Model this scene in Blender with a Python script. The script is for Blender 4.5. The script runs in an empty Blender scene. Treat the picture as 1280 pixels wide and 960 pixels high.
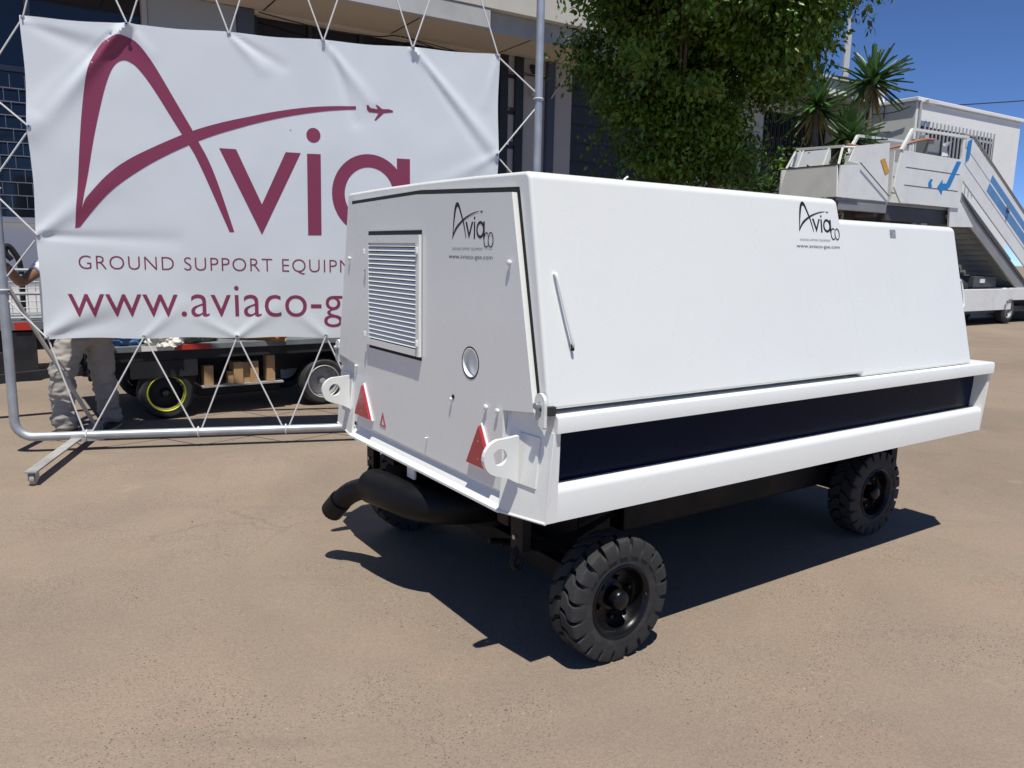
import bpy, bmesh, math, random
import numpy as np
from mathutils import Vector, Matrix, noise

random.seed(7); np.random.seed(7)
R = math.radians
scene = bpy.context.scene
COL = scene.collection

# ------------------------------------------------------------------ camera
cam_d = bpy.data.cameras.new('camera'); cam = bpy.data.objects.new('camera', cam_d); COL.objects.link(cam)
cam_d.sensor_width = 36.0; cam_d.lens = 36.0 * 980.0 / 1280.0; cam_d.clip_end = 2000; cam_d.clip_start = 0.05
pitch, roll = R(9.5), R(1.2)
F = Vector((0, math.cos(pitch), -math.sin(pitch))); R0 = Vector((1, 0, 0)); U0 = R0.cross(F)
CR = R0 * math.cos(roll) + U0 * math.sin(roll); CU = -R0 * math.sin(roll) + U0 * math.cos(roll)
m = Matrix((CR, CU, -F)).transposed().to_4x4(); m.translation = Vector((0, 0, 1.6))
cam.matrix_world = m
scene.camera = cam

# ------------------------------------------------------------------ sky, sun, exposure
SUN_TRAVEL = Vector((-0.043, 0.346, -1.0)).normalized()
elev = math.asin(-SUN_TRAVEL.z)
w = bpy.data.worlds.new('World'); scene.world = w; w.use_nodes = True
nt = w.node_tree; bg = nt.nodes['Background']
sky = nt.nodes.new('ShaderNodeTexSky'); sky.sky_type = 'NISHITA'; sky.sun_disc = False
sky.sun_elevation = elev
tosun = -SUN_TRAVEL
sky.sun_rotation = math.atan2(tosun.x, tosun.y)
sky.altitude = 2500; sky.air_density = 0.50; sky.dust_density = 0.0; sky.ozone_density = 10.0
nt.links.new(sky.outputs[0], bg.inputs[0]); bg.inputs[1].default_value = 0.15
sun_d = bpy.data.lights.new('sun', 'SUN'); sun = bpy.data.objects.new('sun', sun_d); COL.objects.link(sun)
sun_d.energy = 4.8; sun_d.angle = R(0.53); sun_d.color = (1.0, 0.97, 0.89)
sun.rotation_euler = SUN_TRAVEL.to_track_quat('-Z', 'Y').to_euler(); sun.location = (0, -5, 20)
vs = scene.view_settings; vs.view_transform = 'Standard'; vs.look = 'None'; vs.gamma = 1.0; vs.use_curve_mapping = False
vs.exposure = 0.06
scene.cycles.max_bounces = 6; scene.cycles.diffuse_bounces = 3; scene.cycles.glossy_bounces = 3; scene.cycles.transmission_bounces = 4; scene.cycles.transparent_max_bounces = 6

# ------------------------------------------------------------------ materials
MATS = {}
def mat(name, col, rough=0.6, metal=0.0, coat=0.0, var=0.0, vscale=3.0, bump=0.0, bscale=60.0, spec=0.5,
        dirt=None, dscale=2.0, damount=0.0, transl=0.0, rvar=0.0, fine=0.0):
    mt = bpy.data.materials.new(name); mt.use_nodes = True; MATS[name] = mt
    n = mt.node_tree.nodes; l = mt.node_tree.links; b = n['Principled BSDF']
    b.inputs['Roughness'].default_value = rough; b.inputs['Metallic'].default_value = metal
    b.inputs['Coat Weight'].default_value = coat; b.inputs['Coat Roughness'].default_value = 0.08
    b.inputs['Specular IOR Level'].default_value = spec
    c4 = (*col, 1); b.inputs['Base Color'].default_value = c4
    tc = n.new('ShaderNodeTexCoord')
    src = None
    if var > 0:
        no = n.new('ShaderNodeTexNoise'); no.inputs['Scale'].default_value = vscale; no.inputs['Detail'].default_value = 6
        l.new(tc.outputs['Object'], no.inputs['Vector'])
        mr = n.new('ShaderNodeMapRange'); mr.inputs[1].default_value = 0.3; mr.inputs[2].default_value = 0.7
        mr.inputs[3].default_value = 1 - var; mr.inputs[4].default_value = 1 + var
        l.new(no.outputs[0], mr.inputs[0])
        hs = n.new('ShaderNodeHueSaturation'); hs.inputs['Color'].default_value = c4
        l.new(mr.outputs[0], hs.inputs['Value']); src = hs.outputs[0]
    if dirt is not None:
        no2 = n.new('ShaderNodeTexNoise'); no2.inputs['Scale'].default_value = dscale; no2.inputs['Detail'].default_value = 9
        no2.inputs['Roughness'].default_value = 0.65
        l.new(tc.outputs['Object'], no2.inputs['Vector'])
        mr2 = n.new('ShaderNodeMapRange'); mr2.inputs[1].default_value = 0.48; mr2.inputs[2].default_value = 0.8
        mr2.inputs[3].default_value = 0; mr2.inputs[4].default_value = damount
        l.new(no2.outputs[0], mr2.inputs[0])
        mx = n.new('ShaderNodeMix'); mx.data_type = 'RGBA'
        mx.inputs[6].default_value = c4; mx.inputs[7].default_value = (*dirt, 1)
        if src: l.new(src, mx.inputs[6])
        l.new(mr2.outputs[0], mx.inputs[0]); src = mx.outputs[2]
    if src: l.new(src, b.inputs['Base Color'])
    if rvar > 0:
        no3 = n.new('ShaderNodeTexNoise'); no3.inputs['Scale'].default_value = 5; no3.inputs['Detail'].default_value = 5
        l.new(tc.outputs['Object'], no3.inputs['Vector'])
        mr3 = n.new('ShaderNodeMapRange'); mr3.inputs[1].default_value = .3; mr3.inputs[2].default_value = .7
        mr3.inputs[3].default_value = rough - rvar; mr3.inputs[4].default_value = rough + rvar
        l.new(no3.outputs[0], mr3.inputs[0]); l.new(mr3.outputs[0], b.inputs['Roughness'])
    if bump > 0:
        nb = n.new('ShaderNodeTexNoise'); nb.inputs['Scale'].default_value = bscale; nb.inputs['Detail'].default_value = 4
        l.new(tc.outputs['Object'], nb.inputs['Vector'])
        bp = n.new('ShaderNodeBump'); bp.inputs['Strength'].default_value = bump; bp.inputs['Distance'].default_value = 0.01
        l.new(nb.outputs[0], bp.inputs['Height']); l.new(bp.outputs[0], b.inputs['Normal'])
    if transl > 0:
        tr = n.new('ShaderNodeBsdfTranslucent'); ms = n.new('ShaderNodeMixShader'); ms.inputs[0].default_value = transl
        if src: l.new(src, tr.inputs['Color'])
        else: tr.inputs['Color'].default_value = c4
        out = n['Material Output']
        l.new(b.outputs[0], ms.inputs[1]); l.new(tr.outputs[0], ms.inputs[2]); l.new(ms.outputs[0], out.inputs['Surface'])
    return mt

mat('white_paint', (0.825, 0.832, 0.79), 0.30, coat=0.25, bump=0.10, bscale=3.2, dirt=(0.62, 0.60, 0.56), dscale=1.4, damount=0.12, rvar=0.06)
mat('navy_paint', (0.0030, 0.0075, 0.024), 0.26, spec=0.07, bump=0.02, bscale=6, rvar=0.08)
mat('black_paint', (0.005, 0.005, 0.006), 0.5, spec=0.22, var=0.25, bump=0.08, bscale=40, rvar=0.1)
mat('gasket', (0.006, 0.006, 0.007), 0.8)
mat('rubber', (0.026, 0.026, 0.027), 0.75, var=0.25, vscale=14, bump=0.15, bscale=160, dirt=(0.10, 0.085, 0.07), dscale=7, damount=0.4)
mat('rim_black', (0.005, 0.005, 0.006), 0.30, spec=0.3, rvar=0.08)
mat('steel', (0.46, 0.47, 0.48), 0.42, metal=0.85, var=0.12, vscale=12, bump=0.05, bscale=120, rvar=0.1)
mat('galvanised', (0.44, 0.46, 0.48), 0.5, metal=0.55, var=0.12, vscale=9, rvar=0.08)
mat('grey_metal', (0.42, 0.41, 0.39), 0.6, metal=0.2, var=0.12, dirt=(0.2, 0.17, 0.13), dscale=8, damount=0.6)
mat('vinyl', (0.715, 0.75, 0.765), 0.48, var=0.03, vscale=2, bump=0.02, bscale=300, transl=0.05)
mat('crimson_print', (0.235, 0.034, 0.082), 0.5)
mat('decal_black', (0.02, 0.01, 0.014), 0.4)
mat('decal_red', (0.16, 0.012, 0.03), 0.4)
mat('decal_grey', (0.28, 0.29, 0.31), 0.5, var=0.4, vscale=120)
mat('reflector_red', (0.42, 0.012, 0.03), 0.18, coat=0.6, bump=0.25, bscale=260)
mat('rope', (0.70, 0.69, 0.66), 0.8, bump=0.3, bscale=400)
mat('plaster_white', (0.85, 0.845, 0.81), 0.9, var=0.03, vscale=0.7, dirt=(0.55, 0.52, 0.46), dscale=0.5, damount=0.3, bump=0.15, bscale=40)
mat('plaster_cream', (0.66, 0.63, 0.57), 0.9, var=0.04, vscale=0.6, dirt=(0.35, 0.32, 0.28), dscale=0.7, damount=0.4, bump=0.15, bscale=40)
mat('fascia_grey', (0.52, 0.53, 0.53), 0.85, var=0.05, vscale=0.6, dirt=(0.3, 0.28, 0.25), dscale=0.9, damount=0.5, bump=0.1, bscale=40)
mat('soffit_brown', (0.60, 0.53, 0.46), 0.9, var=0.06, vscale=1.0, bump=0.1, bscale=30)
mat('wall_grey', (0.46, 0.45, 0.45), 0.9, var=0.05, vscale=0.8, dirt=(0.28, 0.26, 0.24), dscale=0.8, damount=0.4, bump=0.1, bscale=40)
mat('wall_bluegrey', (0.36, 0.39, 0.43), 0.85, var=0.04, vscale=0.8)
mat('frame_dark', (0.02, 0.022, 0.03), 0.5)
mat('frame_blue', (0.07, 0.085, 0.13), 0.55)
mat('glass_dark', (0.010, 0.014, 0.024), 0.06, spec=0.6)
mat('bar_grey', (0.5, 0.5, 0.5), 0.6)
mat('bar_dark', (0.06, 0.06, 0.065), 0.6)
mat('stair_white', (0.79, 0.79, 0.755), 0.45, coat=0.1, var=0.03, vscale=1.5, dirt=(0.45, 0.41, 0.34), dscale=1.6, damount=0.4, bump=0.02, bscale=20)
mat('stair_grey', (0.30, 0.30, 0.29), 0.55, metal=0.2, var=0.12, vscale=2)
mat('stair_dark', (0.07, 0.07, 0.072), 0.6, var=0.2, vscale=3)
mat('step_under', (0.42, 0.42, 0.40), 0.6, metal=0.3, var=0.15, vscale=1.2)
mat('livery_blue', (0.02, 0.22, 0.55), 0.4)
mat('stripe_blue', (0.10, 0.25, 0.50), 0.45, var=0.1, vscale=3)
mat('orange_mark', (0.62, 0.33, 0.06), 0.6, var=0.1, vscale=10)
mat('strap_red', (0.38, 0.16, 0.12), 0.8)
mat('bark', (0.11, 0.085, 0.06), 0.95, var=0.3, vscale=6, bump=0.8, bscale=30)
mat('leaf', (0.085, 0.155, 0.014), 0.38, var=0.55, vscale=1.6, transl=0.16, spec=0.4)
mat('yucca_leaf', (0.075, 0.15, 0.045), 0.38, var=0.35, vscale=3, transl=0.15)
mat('yucca_dry', (0.42, 0.33, 0.13), 0.8, var=0.3, vscale=4)
mat('yucca_trunk', (0.16, 0.13, 0.10), 0.95, var=0.3, vscale=8, bump=0.6, bscale=25)
mat('trousers', (0.34, 0.315, 0.28), 0.9, var=0.12, vscale=5, bump=0.25, bscale=220)
mat('skin', (0.24, 0.125, 0.075), 0.5, var=0.08, vscale=20)
mat('shirt', (0.72, 0.72, 0.72), 0.85, bump=0.15, bscale=300)
mat('hair', (0.012, 0.010, 0.009), 0.6, bump=0.6, bscale=120)
mat('eye', (0.6, 0.6, 0.58), 0.2)
mat('lip', (0.22, 0.08, 0.06), 0.5)
mat('shoe_dark', (0.03, 0.028, 0.028), 0.6)
mat('sole', (0.5, 0.42, 0.3), 0.8)
mat('cardboard', (0.50, 0.31, 0.15), 0.85, var=0.12, vscale=7, dirt=(0.3, 0.18, 0.08), dscale=9, damount=0.5)
mat('trailer_dark', (0.012, 0.013, 0.016), 0.6, var=0.3, vscale=5, dirt=(0.07, 0.055, 0.04), dscale=5, damount=0.3)
mat('trailer_deck', (0.16, 0.18, 0.19), 0.6, var=0.2, vscale=4)
mat('rim_yellow', (0.55, 0.52, 0.02), 0.5, dirt=(0.03, 0.03, 0.02), dscale=5, damount=1.0)
mat('rim_grey', (0.45, 0.45, 0.44), 0.5, metal=0.3)
mat('marker_red', (0.5, 0.035, 0.025), 0.45)
mat('marker_white', (0.75, 0.73, 0.70), 0.5)
mat('tarp_white', (0.70, 0.68, 0.62), 0.8, var=0.1, vscale=6)
mat('tarp_olive', (0.20, 0.20, 0.15), 0.8, var=0.2, vscale=6)
mat('tarp_orange', (0.42, 0.19, 0.06), 0.8, var=0.2, vscale=6)
mat('tarp_blue', (0.05, 0.13, 0.30), 0.7, var=0.2, vscale=6)
mat('pebble', (0.20, 0.165, 0.125), 0.95, var=0.5, vscale=2)
mat('light_glass', (0.6, 0.6, 0.58), 0.3)

def asphalt():
    mt = bpy.data.materials.new('dusty_asphalt'); mt.use_nodes = True; MATS['ground'] = mt
    n = mt.node_tree.nodes; l = mt.node_tree.links; b = n['Principled BSDF']
    b.inputs['Roughness'].default_value = 0.93; b.inputs['Specular IOR Level'].default_value = 0.25
    tc = n.new('ShaderNodeTexCoord')
    def noise_n(scale, det=6, rough=0.6, dist=0.0, vec=None):
        x = n.new('ShaderNodeTexNoise'); x.inputs['Scale'].default_value = scale; x.inputs['Detail'].default_value = det
        x.inputs['Roughness'].default_value = rough; x.inputs['Distortion'].default_value = dist
        l.new(vec or tc.outputs['Object'], x.inputs['Vector']); return x.outputs[0]
    def rng(src, a, b2, c, d):
        x = n.new('ShaderNodeMapRange'); x.inputs[1].default_value = a; x.inputs[2].default_value = b2
        x.inputs[3].default_value = c; x.inputs[4].default_value = d; l.new(src, x.inputs[0]); return x.outputs[0]
    def mix(fac, a, b2, mode='MIX'):
        x = n.new('ShaderNodeMix'); x.data_type = 'RGBA'; x.blend_type = mode
        for i, v_ in ((6, a), (7, b2)):
            if isinstance(v_, tuple): x.inputs[i].default_value = (*v_, 1)
            else: l.new(v_, x.inputs[i])
        if isinstance(fac, float): x.inputs[0].default_value = fac
        else: l.new(fac, x.inputs[0])
        return x.outputs[2]
    dust, dark, pink, pale = (0.284, 0.222, 0.168), (0.192, 0.155, 0.122), (0.322, 0.222, 0.163), (0.345, 0.285, 0.200)
    c = mix(rng(noise_n(0.38, 5, 0.62, 0.6), 0.40, 0.70, 0, 0.85), dust, dark)
    c = mix(rng(noise_n(1.3, 4, 0.6, 0.0), 0.50, 0.74, 0, 0.42), c, pink)
    # drag marks stretched one way
    mp = n.new('ShaderNodeMapping'); mp.inputs['Scale'].default_value = (0.35, 2.2, 1); mp.inputs['Rotation'].default_value = (0, 0, R(-14))
    l.new(tc.outputs['Object'], mp.inputs['Vector'])
    c = mix(rng(noise_n(1.1, 5, 0.7, 0.0, mp.outputs[0]), 0.56, 0.80, 0, 0.6), c, dark)
    c = mix(rng(noise_n(1.7, 4, 0.7, 0.0), 0.64, 0.74, 0, 0.55), c, pale)
    # aggregate grains
    vo = n.new('ShaderNodeTexVoronoi'); vo.inputs['Scale'].default_value = 150; l.new(tc.outputs['Object'], vo.inputs['Vector'])
    bw = n.new('ShaderNodeRGBToBW'); l.new(vo.outputs['Color'], bw.inputs[0])
    g = rng(bw.outputs[0], 0.1, 0.9, 0.90, 1.10)
    hs = n.new('ShaderNodeHueSaturation'); l.new(c, hs.inputs['Color']); l.new(g, hs.inputs['Value']); c = hs.outputs[0]
    # sparse dark and pale specks
    PATCH = noise_n(1.5, 2)
    def specks(scale, lo, hi, col, cc, patch):
        vv = n.new('ShaderNodeTexVoronoi'); vv.inputs['Scale'].default_value = scale; l.new(tc.outputs['Object'], vv.inputs['Vector'])
        bw2 = n.new('ShaderNodeRGBToBW'); l.new(vv.outputs['Color'], bw2.inputs[0])
        f1 = rng(bw2.outputs[0], lo, lo + 0.02, 0, 1); f2 = rng(vv.outputs['Distance'], hi, hi * 0.6, 0, 1)
        f3 = rng(PATCH, 0.42, 0.6, 0.1, 1)
        mm = n.new('ShaderNodeMath'); mm.operation = 'MULTIPLY'; l.new(f1, mm.inputs[0]); l.new(f2, mm.inputs[1])
        m2 = n.new('ShaderNodeMath'); m2.operation = 'MULTIPLY'; l.new(mm.outputs[0], m2.inputs[0]); l.new(f3, m2.inputs[1])
        return mix(m2.outputs[0], cc, col)
    c = specks(75, 0.78, 0.32, (0.09, 0.07, 0.056), c, 1.3)
    c = specks(115, 0.66, 0.42, (0.125, 0.098, 0.076), c, 2.1)
    c = specks(60, 0.84, 0.28, (0.40, 0.34, 0.27), c, 0.9)
    # hairline cracks
    vc = n.new('ShaderNodeTexVoronoi'); vc.feature = 'DISTANCE_TO_EDGE'; vc.inputs['Scale'].default_value = 0.33
    mpc = n.new('ShaderNodeMapping'); l.new(tc.outputs['Object'], mpc.inputs['Vector'])
    wob = n.new('ShaderNodeTexNoise'); wob.inputs['Scale'].default_value = 2.2; wob.inputs['Detail'].default_value = 3
    l.new(tc.outputs['Object'], wob.inputs['Vector'])
    va = n.new('ShaderNodeVectorMath'); va.operation = 'MULTIPLY_ADD'; va.inputs[1].default_value = (0.7, 0.7, 0)
    l.new(wob.outputs['Color'], va.inputs[0]); l.new(mpc.outputs[0], va.inputs[2]); l.new(va.outputs[0], vc.inputs['Vector'])
    cr = rng(vc.outputs['Distance'], 0.0, 0.003, 0.22, 0.0)
    mm = n.new('ShaderNodeMath'); mm.operation = 'MULTIPLY'; l.new(cr, mm.inputs[0]); l.new(rng(PATCH, 0.45, 0.6, 0, 1), mm.inputs[1])
    c = mix(mm.outputs[0], c, (0.06, 0.05, 0.04))
    l.new(c, b.inputs['Base Color'])
    hgt = n.new('ShaderNodeMath'); hgt.operation = 'ADD'
    l.new(noise_n(55, 2, 0.7), hgt.inputs[0]); l.new(rng(vo.outputs['Distance'], 0, 0.6, 0.9, 0), hgt.inputs[1])
    bp = n.new('ShaderNodeBump'); bp.inputs['Strength'].default_value = 0.38; bp.inputs['Distance'].default_value = 0.005
    l.new(hgt.outputs[0], bp.inputs['Height']); l.new(bp.outputs[0], b.inputs['Normal'])
asphalt()

# ------------------------------------------------------------------ mesh helpers
class MB:
    def __init__(self, off=(0, 0, 0)):
        self.v = []; self.f = []; self.off = Vector(off)
    def add(self, vs_, fs):
        b = len(self.v); self.v += [Vector(p) for p in vs_]; self.f += [tuple(i + b for i in q) for q in fs]; return self
    def box(self, x0, x1, y0, y1, z0, z1):
        p = [(x, y, z) for z in (z0, z1) for y in (y0, y1) for x in (x0, x1)]
        return self.add(p, [(0, 2, 3, 1), (4, 5, 7, 6), (0, 1, 5, 4), (2, 6, 7, 3), (0, 4, 6, 2), (1, 3, 7, 5)])
    def bar(self, a, b, wd, th, up=(0, 0, 1)):
        a = Vector(a); b = Vector(b); d = (b - a).normalized(); up = Vector(up)
        s = d.cross(up)
        if s.length < 1e-4: s = d.cross(Vector((1, 0, 0)))
        s.normalize(); t = s.cross(d).normalized()
        p = [q + s * (i * wd / 2) + t * (j * th / 2) for q in (a, b) for j in (-1, 1) for i in (-1, 1)]
        return self.add(p, [(0, 2, 3, 1), (4, 5, 7, 6), (0, 1, 5, 4), (2, 6, 7, 3), (0, 4, 6, 2), (1, 3, 7, 5)])
    def tube(self, pts, r, n=10, cap=True, flat=None):
        pts = [Vector(p) for p in pts]; k = len(pts)
        rs = r if isinstance(r, (list, tuple)) else [r] * k
        base = len(self.v); prev = None
        for i, p in enumerate(pts):
            d = (pts[min(i + 1, k - 1)] - pts[max(i - 1, 0)])
            d = d.normalized() if d.length > 1e-9 else Vector((0, 0, 1))
            if prev is None:
                h = Vector((0, 0, 1)) if abs(d.z) < 0.9 else Vector((1, 0, 0))
                prev = d.cross(h).normalized()
            s = (prev - d * prev.dot(d)).normalized(); prev = s; t = d.cross(s)
            for j in range(n):
                a = 2 * math.pi * j / n
                self.v.append(p + s * (math.cos(a) * rs[i]) + t * (math.sin(a) * rs[i]))
        for i in range(k - 1):
            for j in range(n):
                a = base + i * n + j; b = base + i * n + (j + 1) % n
                self.f.append((a, b, b + n, a + n))
        if cap:
            self.f.append(tuple(base + j for j in reversed(range(n)))); self.f.append(tuple(base + (k - 1) * n + j for j in range(n)))
        return self
    def lathe(self, prof, o, ax, n=32, closed=False, cap=False):
        """prof: list of (r, h) along axis ax from o"""
        o = Vector(o); ax = Vector(ax).normalized(); h = Vector((0, 0, 1)) if abs(ax.z) < 0.9 else Vector((1, 0, 0))
        s = ax.cross(h).normalized(); t = ax.cross(s); base = len(self.v); k = len(prof)
        for (r, hh) in prof:
            for j in range(n):
                a = 2 * math.pi * j / n
                self.v.append(o + ax * hh + s * (math.cos(a) * r) + t * (math.sin(a) * r))
        rng_ = range(k) if closed else range(k - 1)
        for i in rng_:
            i2 = (i + 1) % k
            for j in range(n):
                a = base + i * n + j; b = base + i * n + (j + 1) % n; c = base + i2 * n + (j + 1) % n; d = base + i2 * n + j
                self.f.append((a, d, c, b))
        if not closed:
            if cap and prof[0][0] > 1e-4: self.f.append(tuple(base + j for j in range(n)))
            if cap and prof[-1][0] > 1e-4: self.f.append(tuple(base + (k - 1) * n + j for j in reversed(range(n))))
        return self
    def prism(self, outline, fn0, fn1):
        """outline 2d -> two mapped rings"""
        k = len(outline); b = len(self.v)
        self.v += [Vector(fn0(*p)) for p in outline] + [Vector(fn1(*p)) for p in outline]
        self.f.append(tuple(b + i for i in range(k))); self.f.append(tuple(b + k + i for i in reversed(range(k))))
        for i in range(k): self.f.append((b + i, b + k + i, b + k + (i + 1) % k, b + (i + 1) % k))
        return self
    def build(self, name, material, parent=None, smooth=False, bevel=0.0, seg=2, ang=35, fixn=True):
        me = bpy.data.meshes.new(name)
        me.from_pydata([p + self.off for p in self.v], [], self.f); me.validate()
        return finish(name, me, material, parent, smooth, bevel, seg, ang, fixn)

def finish(name, me, material, parent=None, smooth=False, bevel=0.0, seg=2, ang=35, fixn=True):
    if fixn or bevel:
        bm = bmesh.new(); bm.from_mesh(me)
        bmesh.ops.remove_doubles(bm, verts=bm.verts, dist=1e-6)
        bmesh.ops.recalc_face_normals(bm, faces=bm.faces)
        if bevel:
            es = [e for e in bm.edges if len(e.link_faces) == 2 and e.calc_face_angle(0) > R(ang)]
            bmesh.ops.bevel(bm, geom=es, offset=bevel, segments=seg, profile=0.5, affect='EDGES', clamp_overlap=True)
        bm.to_mesh(me); bm.free()
    me.materials.append(MATS[material])
    if smooth or bevel:
        me.polygons.foreach_set('use_smooth', [True] * len(me.polygons)); me.set_sharp_from_angle(angle=R(40))
    o = bpy.data.objects.new(name, me); COL.objects.link(o)
    if parent: o.parent = parent
    if bevel:
        wn = o.modifiers.new('weighted_normals', 'WEIGHTED_NORMAL'); wn.weight = 100; wn.keep_sharp = True
    return o

def plate2d(outline, holes=(), smooth_out=False):
    """2D region with holes -> (verts2d, tris)"""
    cu = bpy.data.curves.new('tmp', 'CURVE'); cu.dimensions = '2D'; cu.fill_mode = 'BOTH'
    for lp in [outline] + list(holes):
        sp = cu.splines.new('POLY'); sp.points.add(len(lp) - 1); sp.use_cyclic_u = True
        for i, p in enumerate(lp): sp.points[i].co = (p[0], p[1], 0, 1)
    ob = bpy.data.objects.new('tmp', cu); COL.objects.link(ob)
    dg = bpy.context.evaluated_depsgraph_get(); me = ob.evaluated_get(dg).to_mesh()
    vv = [tuple(q.co[:2]) for q in me.vertices]; ff = [tuple(p.vertices) for p in me.polygons]
    ob.evaluated_get(dg).to_mesh_clear(); bpy.data.objects.remove(ob); bpy.data.curves.remove(cu)
    return vv, ff
def plate(mb, outline, holes, fn0, fn1):
    """solid plate with holes; fn0 front, fn1 back mapping of (a,b)"""
    vv, ff = plate2d(outline, holes)
    mb.add([fn0(*p) for p in vv], ff); mb.add([fn1(*p) for p in vv], [tuple(reversed(q)) for q in ff])
    for lp in [outline] + list(holes):
        k = len(lp)
        mb.add([fn0(*p) for p in lp] + [fn1(*p) for p in lp], [(i, (i + 1) % k, k + (i + 1) % k, k + i) for i in range(k)])
    return mb
def circ(cx, cy, r, n=24, ry=None): return [(cx + r * math.cos(2 * math.pi * i / n), cy + (ry or r) * math.sin(2 * math.pi * i / n)) for i in range(n)]
def tri_ok(): pass

def thing(name, label, cat, loc=(0, 0, 0), rotz=0.0, group=None):
    o = bpy.data.objects.new(name, None); COL.objects.link(o); o.empty_display_size = 0.2
    o.location = loc; o.rotation_euler = (0, 0, rotz); return tag(o, label, cat, group)
def tag(o, label=None, cat=None, group=None, kind=None):
    if label: o['label'] = label
    if cat: o['category'] = cat
    if group: o['group'] = group
    if kind: o['kind'] = kind
    return o
def catmull(pts, n=6):
    out = []; P = [Vector((*p, 0)) if len(p) == 2 else Vector(p) for p in pts]; P = [P[0] * 2 - P[1]] + P + [P[-1] * 2 - P[-2]]
    for i in range(1, len(P) - 2):
        for j in range(n):
            t = j / n; a, b, c, d = P[i - 1:i + 3]
            out.append(0.5 * ((2 * b) + (c - a) * t + (2 * a - 5 * b + 4 * c - d) * t * t + (3 * b - a - 3 * c + d) * t ** 3))
    out.append(P[-2]); return out
def copy_tree(o, parent=None):
    c = o.copy(); COL.objects.link(c); c.parent = parent
    for ch in [q for q in o.children]: copy_tree(ch, c)
    return c
def dirs(deg): a = R(deg); return Vector((math.sin(a), math.cos(a), 0)), Vector((-math.cos(a), math.sin(a), 0))
Ug, Vg = dirs(55.6)      # power unit axes
Ub, Vb = dirs(57.6)      # building axes
Un, Vn = dirs(76.2)      # banner axes
ROTG, ROTB, ROTN = R(90 - 55.6), R(90 - 57.6), R(90 - 76.2)  # coordinates in these axes worked out from image pixels, pasted as literals

# ------------------------------------------------------------------ ground
gm = MB(); gm.add([(-300, -150, 0), (300, -150, 0), (300, 500, 0), (-300, 500, 0)], [(0, 1, 2, 3)])
tag(gm.build('ground', 'ground', fixn=False), 'dusty tan asphalt apron', 'ground', kind='structure')

# ------------------------------------------------------------------ terminal building
BO = (-9.0, -14.0, 0.0)
bld = thing('terminal_building', 'long low terminal building with deep shaded canopy and dark glazing behind the banner', 'building',
            Ub * 9 + Vb * 14, ROTB)
def bpart(name, material, *boxes, bevel=0.0, parent=None):
    mb = MB(BO)
    for b in boxes: mb.box(*b)
    return mb.build(name, material, parent or bld, bevel=bevel)
cz0 = 5.66
bpart('fascia', 'fascia_grey', (-9, 7.75, 13.2, 13.38, cz0, 6.0), bevel=0.012)
bpart('fascia', 'fascia_grey', (7.77, 13.5, 13.34, 13.38, cz0 - .02, 6.0), bevel=0.012)
bpart('fascia', 'plaster_white', (13.52, 19.9, 13.19, 13.38, cz0, 6.03), bevel=0.012)
bpart('parapet', 'plaster_cream', (-9, 13.5, 13.185, 13.5, 6.003, 6.62), bevel=0.015)
bpart('coping', 'plaster_cream', (13.52, 19.9, 13.12, 13.42, 6.033, 6.10), bevel=0.01)
bpart('soffit', 'soffit_brown', (-9, 19.9, 13.383, 14.72, cz0 + .01, cz0 + .12))
bpart('roof', 'wall_grey', (-9, 19.9, 13.5, 24, 5.85, 5.99))
for k in range(9):
    bpart('soffit_joint', 'frame_dark', (-8 + 2.4 * k, -7.975 + 2.4 * k, 13.4, 14.7, cz0 + .004, cz0 + .012))
# wall pieces at v = 14.7
bpart('wall', 'plaster_white', (-9, 2.05, 14.7, 15.0, 0, 1.9))
bpart('window_sill', 'plaster_white', (-9, 2.07, 14.6, 15.0, 1.903, 1.99), bevel=0.01)
win = bpart('window', 'glass_dark', (-9, 2.05, 14.82, 14.9, 1.993, 5.55))
for x in (-6.5, -4.2, -1.9, 0.42):
    bpart('window_frame', 'frame_blue', (x, x + .08, 14.76, 14.82, 1.993, 5.55), parent=None)
bpart('window_frame', 'frame_blue', (-9, 2.05, 14.765, 14.815, 4.18, 4.26))
grille = [('grille_bar', z) for z in np.arange(2.12, 4.1, 0.2)]
for i, (_, z) in enumerate(grille):
    mb = MB(BO); mb.tube([(-4.0, 14.70, z), (2.0, 14.70, z)], 0.009, 6); mb.build('grille_bar', 'bar_grey', bld)
for k in range(20):
    mb = MB(BO); x = -1.9 + 0.2 * k
    for j in range(10):
        xx = x + (0.06 if j % 2 else -0.03); mb.tube([(xx, 14.716, 2.12 + .2 * j), (xx, 14.716, 2.32 + .2 * j)], 0.005, 5)
    mb.build('grille_upright', 'bar_grey', bld)
bpart('lintel', 'wall_grey', (-9, 2.05, 14.7, 15.0, 5.553, cz0 + .005))
bpart('wall_panel', 'wall_bluegrey', (2.15, 3.55, 14.68, 15.0, 0, 5.66))
bpart('pilaster', 'wall_grey', (2.06, 2.14, 14.66, 15.0, 0, 5.66))
bpart('column', 'frame_blue', (3.56, 3.85, 14.64, 15.0, 0, 5.66), bevel=0.01)
bpart('lintel', 'soffit_brown', (3.86, 8.85, 14.66, 15.0, 5.60, cz0 + .005))
bpart('window', 'glass_dark', (3.86, 8.85, 14.84, 14.9, 0.9, 5.597))
bpart('wall', 'wall_grey', (3.86, 8.85, 14.7, 15.0, 0, 0.897))
for k in range(6):
    bpart('window_frame', 'frame_dark', (3.86 + k * .98, 3.93 + k * .98, 14.77, 14.84, 0.9, 5.597))
for z in (2.0, 4.2): bpart('window_frame', 'frame_dark', (3.86, 8.85, 14.775, 14.835, z, z + .06))
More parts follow.
